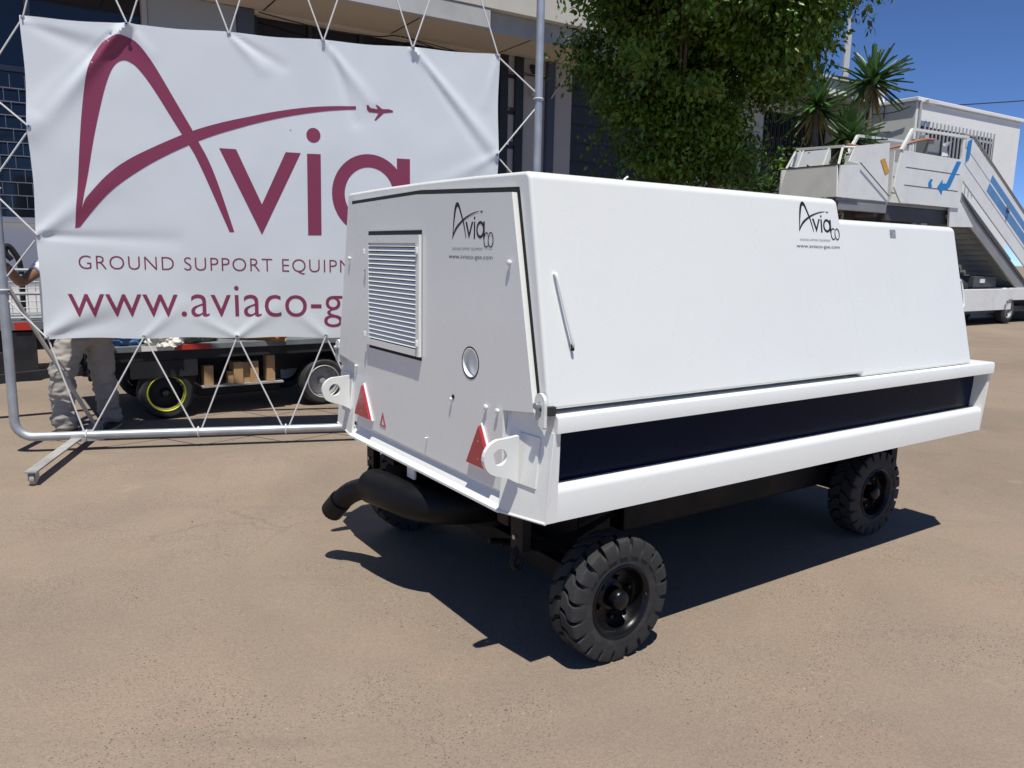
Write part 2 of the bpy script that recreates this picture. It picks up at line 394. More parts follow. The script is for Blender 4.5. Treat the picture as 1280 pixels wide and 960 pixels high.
# panelled door beside the pole
bpart('door_frame', 'frame_dark', (8.88, 9.07, 14.68, 14.9, 0, 5.66)); bpart('door_frame', 'frame_dark', (9.24, 9.44, 14.66, 14.9, 0, 5.66))
for z0, z1 in ((5.30, 5.66), (4.64, 5.22), (3.94, 4.49), (3.0, 3.79), (2.0, 2.86)):
    bpart('door_pane', 'wall_grey', (9.073, 9.237, 14.72, 14.8, z0, z1))
for z in (5.22, 4.49, 3.79, 2.86, 1.9): bpart('door_rail', 'frame_dark', (9.072, 9.238, 14.69, 14.8, z + .003, z + .077))
bpart('door_pane', 'frame_dark', (9.073, 9.237, 14.72, 14.8, 0, 1.9))
bpart('wall', 'wall_grey', (9.45, 10.02, 14.7, 15.0, 0, 5.66))
bpart('column', 'frame_blue', (10.03, 10.22, 14.6, 15.0, 0, 5.66), bevel=0.01)
bpart('pilaster', 'wall_grey', (10.23, 10.68, 14.62, 15.0, 0, 5.66), bevel=0.01)
bpart('shutter_door', 'frame_dark', (10.69, 14.2, 14.9, 15.0, 0, 5.66))
for k in range(14): bpart('shutter_slat', 'frame_dark', (10.69, 14.2, 14.87 , 14.9, .1 + k * .4, .44 + k * .4))
bpart('wall', 'plaster_white', (14.21, 17.0, 14.7, 15.0, 0, 5.66))
bpart('wall', 'plaster_white', (17.0, 19.9, 14.705, 15.0, 0, 3.6)); bpart('lintel', 'plaster_white', (17.0, 19.9, 14.705, 15.0, 5.45, 5.66))
bpart('window', 'glass_dark', (17.0, 19.9, 14.86, 14.92, 3.6, 5.45))
for k in range(15): bpart('window_bar', 'bar_dark', (17.05 + k * .155, 17.085 + k * .155, 14.73, 14.76, 3.6, 5.45))
# cables, brackets and lamps under the canopy
mb = MB(BO); mb.tube(catmull([(3.9, 14.55, 5.60), (5.0, 14.5, 5.50), (6.0, 14.5, 5.52), (6.55, 14.5, 5.60), (7.5, 14.5, 5.46), (8.7, 14.5, 5.30), (9.6, 14.5, 5.28), (10.0, 14.55, 5.3)], 6), 0.012, 5)
mb.build('cable', 'frame_dark', bld)
mb = MB(BO); mb.tube(catmull([(6.55, 14.5, 5.61), (7.6, 14.5, 5.52), (9.0, 14.5, 5.36), (10.0, 14.52, 5.25)], 6), 0.009, 5); mb.build('cable', 'frame_dark', bld)
mb = MB(BO); mb.tube([(6.5, 14.5, 5.55), (6.58, 14.5, 5.67)], .012, 5); mb.tube([(6.66, 14.5, 5.55), (6.58, 14.5, 5.67)], .012, 5); mb.build('cable_bracket', 'bar_grey', bld)
for (x, z, mm) in ((9.66, 5.45, 'frame_dark'), (9.68, 4.98, 'light_glass')):
    mb = MB(BO); mb.box(x - .05, x + .05, 14.64, 14.7, z + .02, z + .1); mb.lathe([(.03, 0), (.06, .03), (.075, .1), (.05, .15)], (x, 14.6, z + .06), (0, 0, -1), 12)
    mb.build('wall_lamp', mm, bld, smooth=True)
mb = MB(BO); mb.tube([(10.1, 14.58, 4.9), (10.32, 14.4, 5.35)], .018, 6); mb.build('flag_bracket', 'soffit_brown', bld)

# annex block in front of the far end
AO = (-21.3, -13.0, 0)
anx = thing('annex_block', 'white plastered block with a barred opening, behind the boarding stairs', 'building', Ub * 22.40 + Vb * 13.67 + Vector((0, 0, -.083)), ROTB)
anx.scale = (1.0517, 1.0517, 1.0517)  # block scaled about the camera position, pushed back to clear the stairs
mb = MB(AO); mb.box(18.8, 23.8, 11.6, 19.5, 0, 5.42); mb.build('wall', 'plaster_white', anx, bevel=0.02)
mb = MB(AO); mb.box(18.74, 23.86, 11.54, 19.55, 5.423, 5.52); mb.build('coping', 'plaster_white', anx, bevel=0.02)
mb = MB(AO); mb.box(19.05, 22.35, 11.565, 11.597, 3.9, 4.86); mb.build('window', 'frame_dark', anx)
for k in range(20):
    x = 19.08 + k * .17; mb = MB(AO); mb.box(x, x + .03, 11.50, 11.53, 3.6, 4.98); mb.build('window_bar', 'bar_grey', anx)
for z in (3.95, 4.72): mb = MB(AO); mb.box(19.03, 22.38, 11.53, 11.56, z, z + .05); mb.build('window_rail', 'bar_grey', anx)
mb = MB(AO); mb.tube([(18.9, 11.56, 5.4), (18.9, 11.56, 3.2), (18.9, 11.56, 0)], .035, 8); mb.build('downpipe', 'bar_grey', anx)
mb = MB(AO); mb.box(18.95, 19.12, 11.40, 11.55, 4.55, 4.63); mb.box(18.98, 19.06, 11.5, 11.598, 4.45, 4.75); mb.build('junction_box', 'bar_grey', anx)
mb = MB(AO); mb.box(18.9, 19.3, 11.36, 11.46, 5.36, 5.45); mb.box(18.9, 18.95, 11.4, 11.6, 5.38, 5.42); mb.build('security_camera', 'marker_white', anx, bevel=.01)
mb = MB(AO); mb.tube(catmull([(18.72, 11.7, 5.30), (18.72, 12.2, 5.22), (18.72, 13.0, 5.27)], 5), .012, 5); mb.tube([(18.73, 12.4, 5.1), (18.73, 12.4, 5.4)], .015, 5); mb.build('cable', 'frame_dark', anx)

lw = MB(); lw.box(-1.4, 1.4, -.1, .1, 0, 3.05); lo = lw.build('low_wall', 'plaster_white', None, bevel=.02); lo.location = Ub * 17.35 + Vb * 12.95; lo.rotation_euler = (0, 0, ROTB)
tag(lo, 'low white plastered wall seen through the gap under the stairs gangway', 'wall')
# mast on the roof
mst = thing('roof_mast', 'thin grey antenna mast standing on the terminal roof', 'mast', Ub * 19.25 + Vb * 14.0 + Vector((0, 0, 5.99)), 0)
mb = MB(); mb.tube([(0, 0, 0), (0, 0, 1.3), (0, 0, 2.7)], [.055, .05, .035], 8); mb.build('pole', 'bar_grey', mst, smooth=True)
mb = MB(); mb.box(-.12, .12, -.12, .12, 0, .03); mb.build('base_plate', 'bar_grey', mst)
mb = MB(); mb.box(-.075, .075, -.06, .06, .45, 1.55); mb.build('antenna_panel', 'bar_grey', mst, bevel=.01)

# ------------------------------------------------------------------ overhead wire at far right
wr = MB(); wr.tube([Ub * 23.5 + Vb * 16 + Vector((0, 0, 6.3)), Ub * 45 + Vb * 10 + Vector((0, 0, 9))], .018, 5)
tag(wr.build('overhead_wire', 'frame_dark'), 'dark overhead wire crossing the blue sky at the right edge', 'wire')

# ------------------------------------------------------------------ passenger boarding stairs
SO = (-19.0, -10.6, 0.0)
st_ = thing('boarding_stairs', 'white mobile passenger boarding stairs with blue arrow emblem beside the annex', 'boarding stairs', Ug * 19 + Vg * 10.6, ROTG)
def spart(name, material, fn, bevel=0.0, smooth=False, parent=None):
    mb = MB(SO); fn(mb); return mb.build(name, material, parent or st_, bevel=bevel, smooth=smooth)
vN, vF = 9.88, 11.090
def side_prism(mb, outline, v0, v1): mb.prism(outline, lambda a, b: (a, v0, b), lambda a, b: (a, v1, b))
# front gangway box
spart('front_panel', 'stair_white', lambda mb: mb.add(
    [(14.70, 9.88, 2.87), (14.70, 11.33, 2.87), (14.72, 11.15, 3.50), (14.72, 9.94, 3.50), (14.74, 9.88, 2.87), (14.74, 11.33, 2.87), (14.76, 11.15, 3.50), (14.76, 9.94, 3.50)],
    [(0, 1, 2, 3), (7, 6, 5, 4), (0, 4, 5, 1), (1, 5, 6, 2), (2, 6, 7, 3), (3, 7, 4, 0)]))
for vv_ in (vN, 11.30):
    spart('side_panel', 'stair_white', lambda mb: side_prism(mb, [(14.745, 2.87), (15.5, 2.87), (15.42, 3.56), (14.765, 3.50)], vv_, vv_ + .03))
    spart('bellows_panel', 'stair_white', lambda mb: side_prism(mb, [(15.5, 2.873), (16.62, 2.873), (16.5, 4.1), (15.25, 3.92), (15.1, 3.6), (15.43, 3.573)], vv_ + .035, vv_ + .065))
    spart('guard_rail', 'stair_white', lambda mb: (mb.tube([(14.75, vv_ + (.05 if vv_ < 10 else -.12), 3.52), (14.92, vv_ + (.1 if vv_ < 10 else -.2), 3.88), (15.3, vv_ + .06, 3.9)], .028, 6)))
    spart('trim_strip', 'stair_dark', lambda mb: mb.bar((15.42, vv_ - .004, 3.60), (16.6, vv_ - .004, 2.98), .012, .018, (0, 1, 0)))
spart('guard_rail', 'stair_white', lambda mb: mb.bar((14.92, 9.95, 3.89), (14.92, 11.08, 3.93), .05, .05))
for vv_ in (10.28, 10.9): spart('guard_post', 'stair_white', lambda mb: mb.bar((14.74, vv_, 3.5), (14.92, vv_, 3.9), .035, .035))
spart('rail_strip', 'stair_dark', lambda mb: mb.box(14.715, 14.765, 9.95, 11.14, 3.503, 3.525))
spart('orange_mark', 'orange_mark', lambda mb: side_prism(mb, [(16.2, 3.72), (16.36, 3.77), (16.57, 3.5), (16.43, 3.43)], 9.905, 9.91))
spart('platform_floor', 'stair_grey', lambda mb: mb.box(14.8, 19.5, 9.95, 11.030, 2.80, 2.868))
spart('floor_beam', 'stair_grey', lambda mb: mb.box(14.85, 16.62, 9.92, 10.02, 2.62, 2.798), bevel=.01)
spart('floor_beam', 'stair_grey', lambda mb: mb.box(14.85, 16.62, 10.970, 11.070, 2.62, 2.798), bevel=.01)
spart('bumper', 'rubber', lambda mb: mb.tube([(14.72, 9.95, 2.80), (14.72, 11.28, 2.80)], .05, 8))
# cab section
for q, vv_ in enumerate((vN - .06, vF + .03)):
    cab = spart('cab_panel', 'stair_white', lambda mb: side_prism(mb, [(16.66, 3.18), (16.98, 2.86), (19.5, 2.86), (19.55, 3.3), (19.5, 3.97), (16.84, 3.97), (16.74, 3.6)], vv_, vv_ + .035), bevel=.006)
    for z in (3.24, 3.62):
        spart('panel_joint', 'stair_dark', lambda mb: mb.box(17.05, 19.35, vv_ - .004, vv_, z, z + .016), parent=cab)
    spart('cab_frame', 'stair_white', lambda mb: (mb.bar((16.84, vv_ + .02, 3.97), (17.2, vv_ + .02, 4.44), .07, .06), mb.bar((17.2, vv_ + .02, 4.44), (19.6, vv_ + .02, 4.50), .06, .06, (0, 1, 0))))
    spart('cab_post', 'stair_white', lambda mb: mb.bar((19.42, vv_ + .02, 3.97), (19.42, vv_ + .02, 4.48), .12, .04, (0, 1, 0)))
spart('cab_rear_wall', 'stair_white', lambda mb: mb.box(16.68, 16.72, 9.9, 11.090, 2.87, 3.95))
spart('control_box', 'stair_grey', lambda mb: mb.box(18.2, 18.7, 10.0, 10.3, 3.7, 4.36), bevel=.02)
spart('crumpled_notice', 'marker_white', lambda mb: mb.add([(18.62, 9.9, 4.0), (18.95, 9.92, 4.02), (18.9, 9.95, 4.22), (19.05, 9.9, 4.38), (18.75, 9.96, 4.3), (18.7, 9.93, 4.14)], [(0, 1, 2, 5), (2, 3, 4, 5)]))
# emblem: bent arrow and small disc
def emblem(mb):
    vv_ = vN - .066
    side_prism(mb, [(19.05, 3.93), (19.42, 3.93), (19.08, 3.42), (18.86, 3.33), (18.78, 3.42), (18.62, 3.5), (18.36, 3.32), (18.53, 3.07), (18.6, 3.2), (18.92, 3.2), (19.16, 3.36)], vv_, vv_ + .004)
spart('arrow_emblem', 'livery_blue', lambda mb: side_prism(mb, [(18.42, 3.29), (18.62, 3.47), (18.63, 3.38), (18.80, 3.39), (19.16, 3.92), (19.36, 3.92), (18.98, 3.34), (18.86, 3.26), (18.66, 3.24), (18.64, 3.13)], vN - .067, vN - .062))
spart('disc_emblem', 'livery_blue', lambda mb: side_prism(mb, [(18.02, 3.36), (18.1, 3.45), (18.2, 3.44), (18.14, 3.36), (18.19, 3.28), (18.1, 3.24), (18.03, 3.29)], vN - .067, vN - .062))
# blue flash at the top of the flight
spart('flash_mark', 'livery_blue', lambda mb: side_prism(mb, [(19.66, 3.95), (19.82, 4.05), (19.86, 4.5), (19.68, 4.42)], vN - .017, vN - .013))
# flight of stairs
sl = -0.535
def zl(u_, z0): return z0 + sl * (u_ - 19.6)
UE = 25.3
for q, vv_ in enumerate((vN, vF)):
    fp = spart('flight_panel', 'stair_white', lambda mb: side_prism(mb, [(19.6, 3.55), (UE, zl(UE, 3.55)), (UE, zl(UE, 4.66)), (19.9, zl(19.9, 4.66)), (19.6, 4.52)], vv_, vv_ + .04), bevel=.005)
    vo = -.004 if q == 0 else .044
    for dz in (.36, .74): spart('panel_joint', 'stair_grey', lambda mb: side_prism(mb, [(19.62, 3.55 + dz), (UE, zl(UE, 3.55 + dz)), (UE, zl(UE, 3.563 + dz)), (19.62, 3.563 + dz)], vv_ + vo, vv_ + vo + .003), parent=fp)
    spart('blue_stripe', 'stripe_blue', lambda mb: side_prism(mb, [(20.85, zl(20.85, 4.02)), (UE - .4, zl(UE - .4, 4.02)), (UE - .4, zl(UE - .4, 4.52)), (21.05, zl(21.05, 4.52))], vv_ + vo - .001, vv_ + vo + .004), parent=fp)
    spart('white_stripe', 'marker_white', lambda mb: side_prism(mb, [(20.95, zl(20.95, 4.26)), (UE - .4, zl(UE - .4, 4.26)), (UE - .4, zl(UE - .4, 4.31)), (20.97, zl(20.97, 4.31))], vv_ + vo - .003, vv_ + vo + .002), parent=fp)
    spart('handrail', 'stair_grey', lambda mb: mb.tube([(19.5, vv_ + .02, 4.56), (20.0, vv_ + .02, zl(20.0, 4.76)), (UE, vv_ + .02, zl(UE, 4.76))], .035, 8), smooth=True)
    spart('stringer', 'stair_grey', lambda mb: side_prism(mb, [(19.35, 2.86), (19.6, 3.3), (UE, zl(UE, 3.3)), (UE, zl(UE, 2.86)), (19.7, zl(19.7, 2.86))], vv_ + .05, vv_ + .10), bevel=.006)
    spart('stringer_shade_strip', 'stair_dark', lambda mb: side_prism(mb, [(19.8, zl(19.8, 3.28)), (UE, zl(UE, 3.28)), (UE, zl(UE, 3.20)), (20.6, zl(20.6, 3.2))], vv_ + .02, vv_ + .045))  # dark strip painting the shade between flight panel and stringer
spart('gusset', 'stair_white', lambda mb: side_prism(mb, [(19.15, 2.84), (19.62, 3.0), (20.35, 2.45), (19.2, 2.42)], vN - .03, vN + .02), bevel=.005)
spart('hook', 'stair_dark', lambda mb: mb.tube(catmull([(22.0, vN - .02, 3.05), (21.95, vN - .05, 2.95), (22.0, vN - .05, 2.86), (22.06, vN - .04, 2.92)], 4), .02, 6))
for k in range(22):
    uu = 19.72 + k * .25
    spart('step', 'step_under', lambda mb: (mb.box(uu, uu + .27, 9.985, 11.080, zl(uu, 3.02), zl(uu, 3.05)), mb.box(uu + .265, uu + .29, 9.985, 11.080, zl(uu + .25, 3.02), zl(uu, 3.05)), mb.box(uu + .02, uu + .07, 9.99, 11.075, zl(uu, 2.93), zl(uu, 3.019))))
# lifting gear and chassis
spart('lift_frame', 'stair_dark', lambda mb: (mb.box(16.7, 19.4, 9.98, 10.1, 2.48, 2.79), mb.box(16.7, 19.4, 10.880, 11.000, 2.48, 2.79), mb.box(17.0, 17.2, 10.1, 10.880, 2.52, 2.74), mb.box(18.9, 19.1, 10.1, 10.880, 2.52, 2.74)))
spart('lift_arm', 'stair_dark', lambda mb: (mb.bar((17.0, 10.3, 2.5), (21.4, 10.3, .9), .14, .16), mb.bar((17.0, 10.730, 2.5), (21.4, 10.730, .9), .14, .16)))
spart('hydraulic_cylinder', 'stair_grey', lambda mb: (mb.tube([(20.8, 10.65, .95), (19.4, 10.65, 1.8)], .09, 10), mb.tube([(19.4, 10.65, 1.8), (18.3, 10.65, 2.48)], .05, 10)), smooth=True)
spart('cross_roller', 'stair_dark', lambda mb: mb.tube([(16.35, 10.0, 2.60), (16.35, 10.45, 2.60)], .075, 14), smooth=True)
spart('clamp', 'steel', lambda mb: (mb.tube([(19.2, 9.95, 2.70), (19.3, 9.9, 2.55), (19.4, 9.9, 2.68)], .035, 8)))
spart('chassis', 'stair_white', lambda mb: (mb.box(17.6, 22.85, 9.86, 10.0, .38, .93), mb.box(17.6, 22.85, 11.030, 11.170, .38, .93)), bevel=.012)
spart('chassis', 'stair_white', lambda mb: mb.box(22.853, 26.0, 9.9, 9.98, .62, .95), bevel=.012)
spart('chassis_deck', 'stair_white', lambda mb: mb.box(22.6, 26, 10.002, 11.028, .86, .95))
spart('engine_housing', 'stair_dark', lambda mb: mb.box(18.0, 20.0, 10.1, 10.930, .45, .84), bevel=.03)
spart('engine_cover', 'stair_dark', lambda mb: mb.box(21.2, 22.4, 10.1, 10.7, .96, 1.25), bevel=.02)
spart('identity_plate', 'marker_white', lambda mb: mb.box(21.5, 21.75, 10.085, 10.096, 1.08, 1.18))
spart('axle_cover', 'stair_dark', lambda mb: mb.box(17.7, 26, 10.05, 10.980, .3, .45))
for (uu, v0) in ((22.75, 9.86), (22.75, 10.930), (18.2, 9.9), (18.2, 10.930), (25.6, 9.9)):
    e = spart('wheel', 'rubber', lambda mb: mb.lathe([(.2, 0), (.30, .0), (.35, .03), (.36, .12), (.35, .21), (.30, .24), (.2, .24)], (uu, v0, .36), (0, 1, 0), 26), smooth=True)
    spart('rim', 'stair_grey', lambda mb: mb.lathe([(.0, .05), (.08, .05), (.1, .09), (.17, .09), (.2, .02), (.215, .0), (.2, .0)], (uu, v0 - .003, .36), (0, 1, 0), 22), smooth=True, parent=e)
spart('barrier_strap', 'strap_red', lambda mb: mb.tube(catmull([(15.1, 10.0, 3.95), (15.9, 10.0, 3.93), (16.7, 10.0, 4.02), (17.9, 10.0, 4.3), (18.4, 10.0, 4.35)], 5), .03, 6))

# ------------------------------------------------------------------ vegetation
def fast_mesh(name, V, Fq, material, parent=None, smooth=False):
    """V (n,3), Fq (m,4)"""
    me = bpy.data.meshes.new(name); V = np.asarray(V, dtype=np.float32); Fq = np.asarray(Fq, dtype=np.int32); k = Fq.shape[1]
    me.vertices.add(len(V)); me.vertices.foreach_set('co', V.ravel())
    me.loops.add(Fq.size); me.loops.foreach_set('vertex_index', Fq.ravel())
    me.polygons.add(len(Fq)); me.polygons.foreach_set('loop_start', np.arange(0, Fq.size, k, dtype=np.int32))
    me.polygons.foreach_set('loop_total', np.full(len(Fq), k, dtype=np.int32)); me.update(); me.validate()
    me.materials.append(MATS[material])
    o = bpy.data.objects.new(name, me); COL.objects.link(o)
    if parent: o.parent = parent
    return o
def leaf_cloud(centers, normals, size, rng):
    """pointed leaves: 6-vertex folded blade = two quads"""
    n = len(centers); c = centers
    d = rng.normal(size=(n, 3)) * .8; d[:, 2] -= 0.75; d += normals * 0.4; d /= np.linalg.norm(d, axis=1)[:, None]
    s = np.cross(d, rng.normal(size=(n, 3)) * .55 + normals * .8 + np.array([0, -.25, .35])); s /= np.linalg.norm(s, axis=1)[:, None] + 1e-9
    t = np.cross(s, d); L = size * rng.uniform(.7, 1.35, n)[:, None]; W = L * .27
    p0 = c; p1 = c + d * L * .45 + s * W + t * W * .3; p2 = c + d * L; p3 = c + d * L * .45 - s * W + t * W * .3
    m1 = c + d * L * .5
    V = np.stack([p0, p1, p2, m1, p3], 1).reshape(-1, 3)
    i = np.arange(n)[:, None] * 5
    Fq = np.concatenate([i + np.array([[0, 1, 2, 3]]), i + np.array([[0, 3, 2, 4]])], 0)
    return V, Fq
rng = np.random.default_rng(11)

tree = thing('ficus_tree', 'big dense dark green tree standing in front of the terminal canopy', 'tree', (2.62, 13.1, 0), 0)
TO = Vector((2.62, 13.1, 0))
mb = MB(); mb.tube(catmull([(0, .35, 0), (.03, .35, 1.2), (-.02, .38, 2.4), (.08, .5, 3.4), (.2, .6, 4.4)], 5), [.17 - .004 * i for i in range(21)], 12)
trunk = mb.build('trunk', 'bark', tree, smooth=True)
mb = MB(); mb.tube(catmull([(.55, .5, 0), (.6, .45, 1.5), (.66, .35, 3.0), (.5, .2, 4.2)], 5), [.11 - .002 * i for i in range(16)], 9); mb.build('stem', 'bark', tree, smooth=True)
blobs = []   # (center, radii) relative to tree base
for cx_, cy_, cz_, rx, ry, rz in (
    (0.25, -.5, 6.0, 2.0, 1.8, 1.9), (1.05, -1.1, 6.3, 1.45, 1.3, 1.3), (-.5, -.3, 6.0, 1.5, 1.4, 1.5), (0.2, -.8, 7.3, 2.1, 2.0, 1.5), (.85, -1.3, 5.3, .9, .8, .8), (.2, -1.4, 5.55, .8, .6, .7), (-.5, -1.2, 6.0, .8, .6, .7),
    (-.35, .8, 4.3, 1.2, 1.0, 1.25), (.40, .7, 4.0, 1.1, 1.1, 1.15), (.85, .5, 4.65, .85, 1.0, 1.1), (-.95, .8, 4.9, .85, .8, 1.1), (1.55, -.5, 6.0, .95, 1.0, 1.0), (1.35, -.6, 5.2, .7, .7, .7),
    (.1, .3, 3.45, .9, .8, .65), (.65, .3, 3.5, .55, .7, .6), (-.6, .4, 3.6, .65, .6, .7), (-.2, .1, 4.4, .9, .5, .9), (.5, .05, 4.5, .8, .5, .9)):
    blobs.append((np.array([cx_, cy_, cz_]), np.array([rx, ry, rz])))
cl = []
for (c, r) in blobs:
    area = r[0] * r[1] + r[1] * r[2] + r[0] * r[2]
    k = int(area * (38 if c[2] > 5.1 else 16))
    d = rng.normal(size=(k, 3)); d /= np.linalg.norm(d, axis=1)[:, None]
    rad = rng.uniform(.55, 1.06, k)[:, None]
    P = c + d * r * rad
    # keep clusters near the union's surface
    inside = np.zeros(k)
    for (c2, r2) in blobs:
        q = (((P - c2) / r2) ** 2).sum(1); inside = np.maximum(inside, np.where(q < .14, 1, 0))
    P = P[inside < .5]; d2 = d[inside < .5]
    for p, n_ in zip(P, d2): cl.append((p, n_))
C = []; Nn = []
for p, n_ in cl:
    # ragged outline: noise decides which twigs are there and how far they reach
    q = noise.noise(Vector(p) * 0.9) + .5 * noise.noise(Vector(p) * 2.3)
    if q < -.16: continue
    k = int(95 + 95 * (q + .3)); ext = .13 + .10 * rng.random()
    pts = rng.normal(size=(k, 3)) * np.array([ext, ext, ext * .75]) + p + n_ * (.4 * q)
    C.append(pts); Nn.append(np.tile(n_, (k, 1)))
# hanging tips and outward sprigs
for j in range(150):
    p, n_ = cl[rng.integers(len(cl))]
    o = p + n_ * rng.uniform(.1, .28); k = 22; tt = rng.random((k, 1))
    pts = o + n_ * tt * .25 + np.array([0, 0, -1]) * tt * rng.uniform(.1, .4) + rng.normal(size=(k, 3)) * .05
    C.append(pts); Nn.append(np.tile(n_, (k, 1)))
C = np.concatenate(C); Nn = np.concatenate(Nn)
C[:, 2] = np.maximum(C[:, 2], 2.6)
V_, F_ = leaf_cloud(C, Nn, .098, rng)
fast_mesh('crown', V_, F_, 'leaf', tree)
mb = MB()
for j in range(26):
    p, n_ = cl[rng.integers(len(cl))]
    b0 = Vector((.1 + .05 * rng.normal(), .6, rng.uniform(3.4, 4.6))); e = Vector(p)
    mid = (b0 + e) / 2 + Vector((0, 0, .25))
    pts = catmull([b0, mid, e], 5); mb.tube(pts, list(np.linspace(.04, .008, len(pts))), 6, cap=False)
mb.build('limbs', 'bark', tree, smooth=True, fixn=False)
print('leaves', len(C))

def yucca(name, label, u0, v0, heads, group='yucca plants by the wall', scale=1.0, blades=90):
    base = Ub * u0 + Vb * v0
    y = thing(name, label, 'plant', base, 0, group)
    for (du, dv, hz, sz) in heads:
        top = Ub * du + Vb * dv + Vector((0, 0, hz))
        mb = MB(); mid = top * .5 + Vector((du * .1, 0, .1)); mid.z = hz * .5
        pts = catmull([(0, 0, 0), mid, top], 6); mb.tube(pts, list(np.linspace(.12, .075, len(pts))), 9); mb.build('trunk', 'yucca_trunk', y, smooth=True)
        for kind, nb, mname in (('blades', blades, 'yucca_leaf'), ('dry_blades', int(blades * .18), 'yucca_dry')):
            V = []; Fq = []
            for j in range(nb):
                az = rng.uniform(0, 2 * math.pi)
                el = R(rng.uniform(-40, 88)) if kind == 'blades' else R(rng.uniform(-85, -45))
                L = sz * rng.uniform(.75, 1.1) * (1 if kind == 'blades' else .8); W = .042 * sz / .6
                d = np.array([math.cos(az) * math.cos(el), math.sin(az) * math.cos(el), math.sin(el)])
                s = np.cross(d, [0, 0, 1.0]); s /= np.linalg.norm(s) + 1e-9
                nn = np.cross(s, d)
                o = np.array(top) + np.array([0, 0, rng.uniform(-.22, .05) * (1 if kind == 'blades' else 1.4)])
                dro = rng.uniform(.02, .16) * L
                b = len(V)
                for tpos, wid in ((0.03, .7), (.35, 1.0), (.7, .7), (1.0, .05)):
                    p = o + d * L * tpos - np.array([0, 0, 1]) * dro * tpos ** 2
                    V += [p + s * W * wid + nn * W * .45, p, p - s * W * wid + nn * W * .45]
                for q in range(3):
                    a = b + q * 3; Fq += [(a, a + 1, a + 4, a + 3), (a + 1, a + 2, a + 5, a + 4)]
            fast_mesh(kind, V, Fq, mname, y)
    return y
yucca('yucca', 'tall spiky yucca with the highest leaf head against the blue sky', 18.05, 12.35, [(.22, 0.15, 6.0, 1.0)])
yucca('yucca', 'yucca with yellow dead leaves hanging under its head, left of the others', 16.2, 12.35, [(.05, .15, 5.2, .92)], blades=80)
yucca('yucca', 'lowest of the three yucca heads, just above the stairs gangway', 17.25, 12.25, [(.05, .1, 4.5, .98)], blades=100)
yucca('yucca', 'small dark spiky plant in shade behind the white power unit', 14.6, 12.9, [(.0, .0, 3.35, .7), (.7, .1, 3.1, .6)], blades=80)
# leafless twiggy shrub in the shade
sh = thing('twiggy_shrub', 'sparse twiggy grey shrub in shade beside the spiky plant', 'shrub', Ub * 15.6 + Vb * 12.6, 0)
mb = MB()
for j in range(26):
    a = rng.uniform(0, 6.28); b = Vector((math.cos(a) * rng.uniform(.3, .8), math.sin(a) * rng.uniform(.3, .8), rng.uniform(2.6, 3.8)))
    mb.tube(catmull([(0, 0, 0), b * .5 + Vector((0, 0, .2)), b], 4), [.03, .028, .026, .024, .02, .017, .014, .011, .008], 5, cap=False)
mb.build('branches', 'yucca_trunk', sh, fixn=False)
mb2 = rng.normal(size=(320, 3)) * np.array([.45, .45, .55]) + np.array([0, 0, 2.6])
V_, F_ = leaf_cloud(mb2, mb2 * 0, .09, rng); fast_mesh('foliage', V_, F_, 'leaf', sh)
# slim trunks beside the stairs
for (uu, vv_, lean, lab) in ((16.1, 11.9, .3, 'slim dark trunk leaning beside the boarding stairs front panel'), (15.3, 12.3, -.1, 'slim upright dark trunk between the shrub and the boarding stairs')):
    b = Ub * uu + Vb * vv_
    t = thing('slim_tree', lab, 'tree', b, 0)
    mb = MB(); pts = catmull([(0, 0, 0), (lean * .4, 0, 1.6), (lean, 0, 3.6)], 5); mb.tube(pts, list(np.linspace(.11, .07, len(pts))), 8); mb.build('trunk', 'yucca_trunk', t, smooth=True)
    q = rng.normal(size=(160, 3)) * np.array([.28, .28, .3]) + np.array([lean, 0, 3.75]); V_, F_ = leaf_cloud(q, q * 0, .12, rng); fast_mesh('crown', V_, F_, 'leaf', t)

# ------------------------------------------------------------------ logo and lettering (flat print)
LOGO_A = [(-1.782,1.716),(-1.748,1.981),(-1.702,2.415),(-1.676,2.614),(-1.643,2.785),(-1.604,2.91),(-1.555,3.014),(-1.492,3.085),(-1.409,3.116),(-1.34,3.108),(-1.271,3.069),(-1.179,2.941),(-1.098,2.794),(-1.005,2.621),(-.921,2.469),(-.884,2.388),(-.815,2.256),(-.743,2.05),(-.648,1.716),(-.683,1.715),(-.893,2.252),(-.954,2.361),(-.997,2.43),(-1.091,2.593),(-1.193,2.77),(-1.286,2.9),(-1.349,2.94),(-1.387,2.943),(-1.426,2.923),(-1.467,2.87),(-1.518,2.737),(-1.573,2.536),(-1.616,2.362),(-1.67,2.1),(-1.699,1.983),(-1.715,1.909),(-1.749,1.723)]
LOGO_SW = [(-1.749,1.723),(-1.647,1.855),(-1.529,1.989),(-1.395,2.1),(-1.193,2.235),(-.954,2.361),(-.755,2.448),(-.578,2.508),(-.459,2.548),(-.219,2.615),(.055,2.671),(.302,2.698),(.302,2.722),(.055,2.707),(-.127,2.682),(-.338,2.638),(-.457,2.607),(-.693,2.546),(-.921,2.469),(-1.158,2.357),(-1.388,2.235),(-1.532,2.123),(-1.65,1.99),(-1.715,1.909)]
LOGO_PL = [(.385,2.735),(.399,2.736),(.415,2.714),(.475,2.708),(.456,2.741),(.467,2.741),(.51,2.712),(.562,2.715),(.594,2.705),(.594,2.692),(.522,2.682),(.458,2.622),(.446,2.624),(.479,2.679),(.404,2.683),(.388,2.7)]
LOGO_V = [(-.736,2.348),(-.613,2.346),(-.434,1.935),(-.244,2.342),(-.13,2.34),(-.441,1.70)]
LOGO_I = [(-.082,2.338),(.023,2.339),(.018,1.708),(-.087,1.705)]
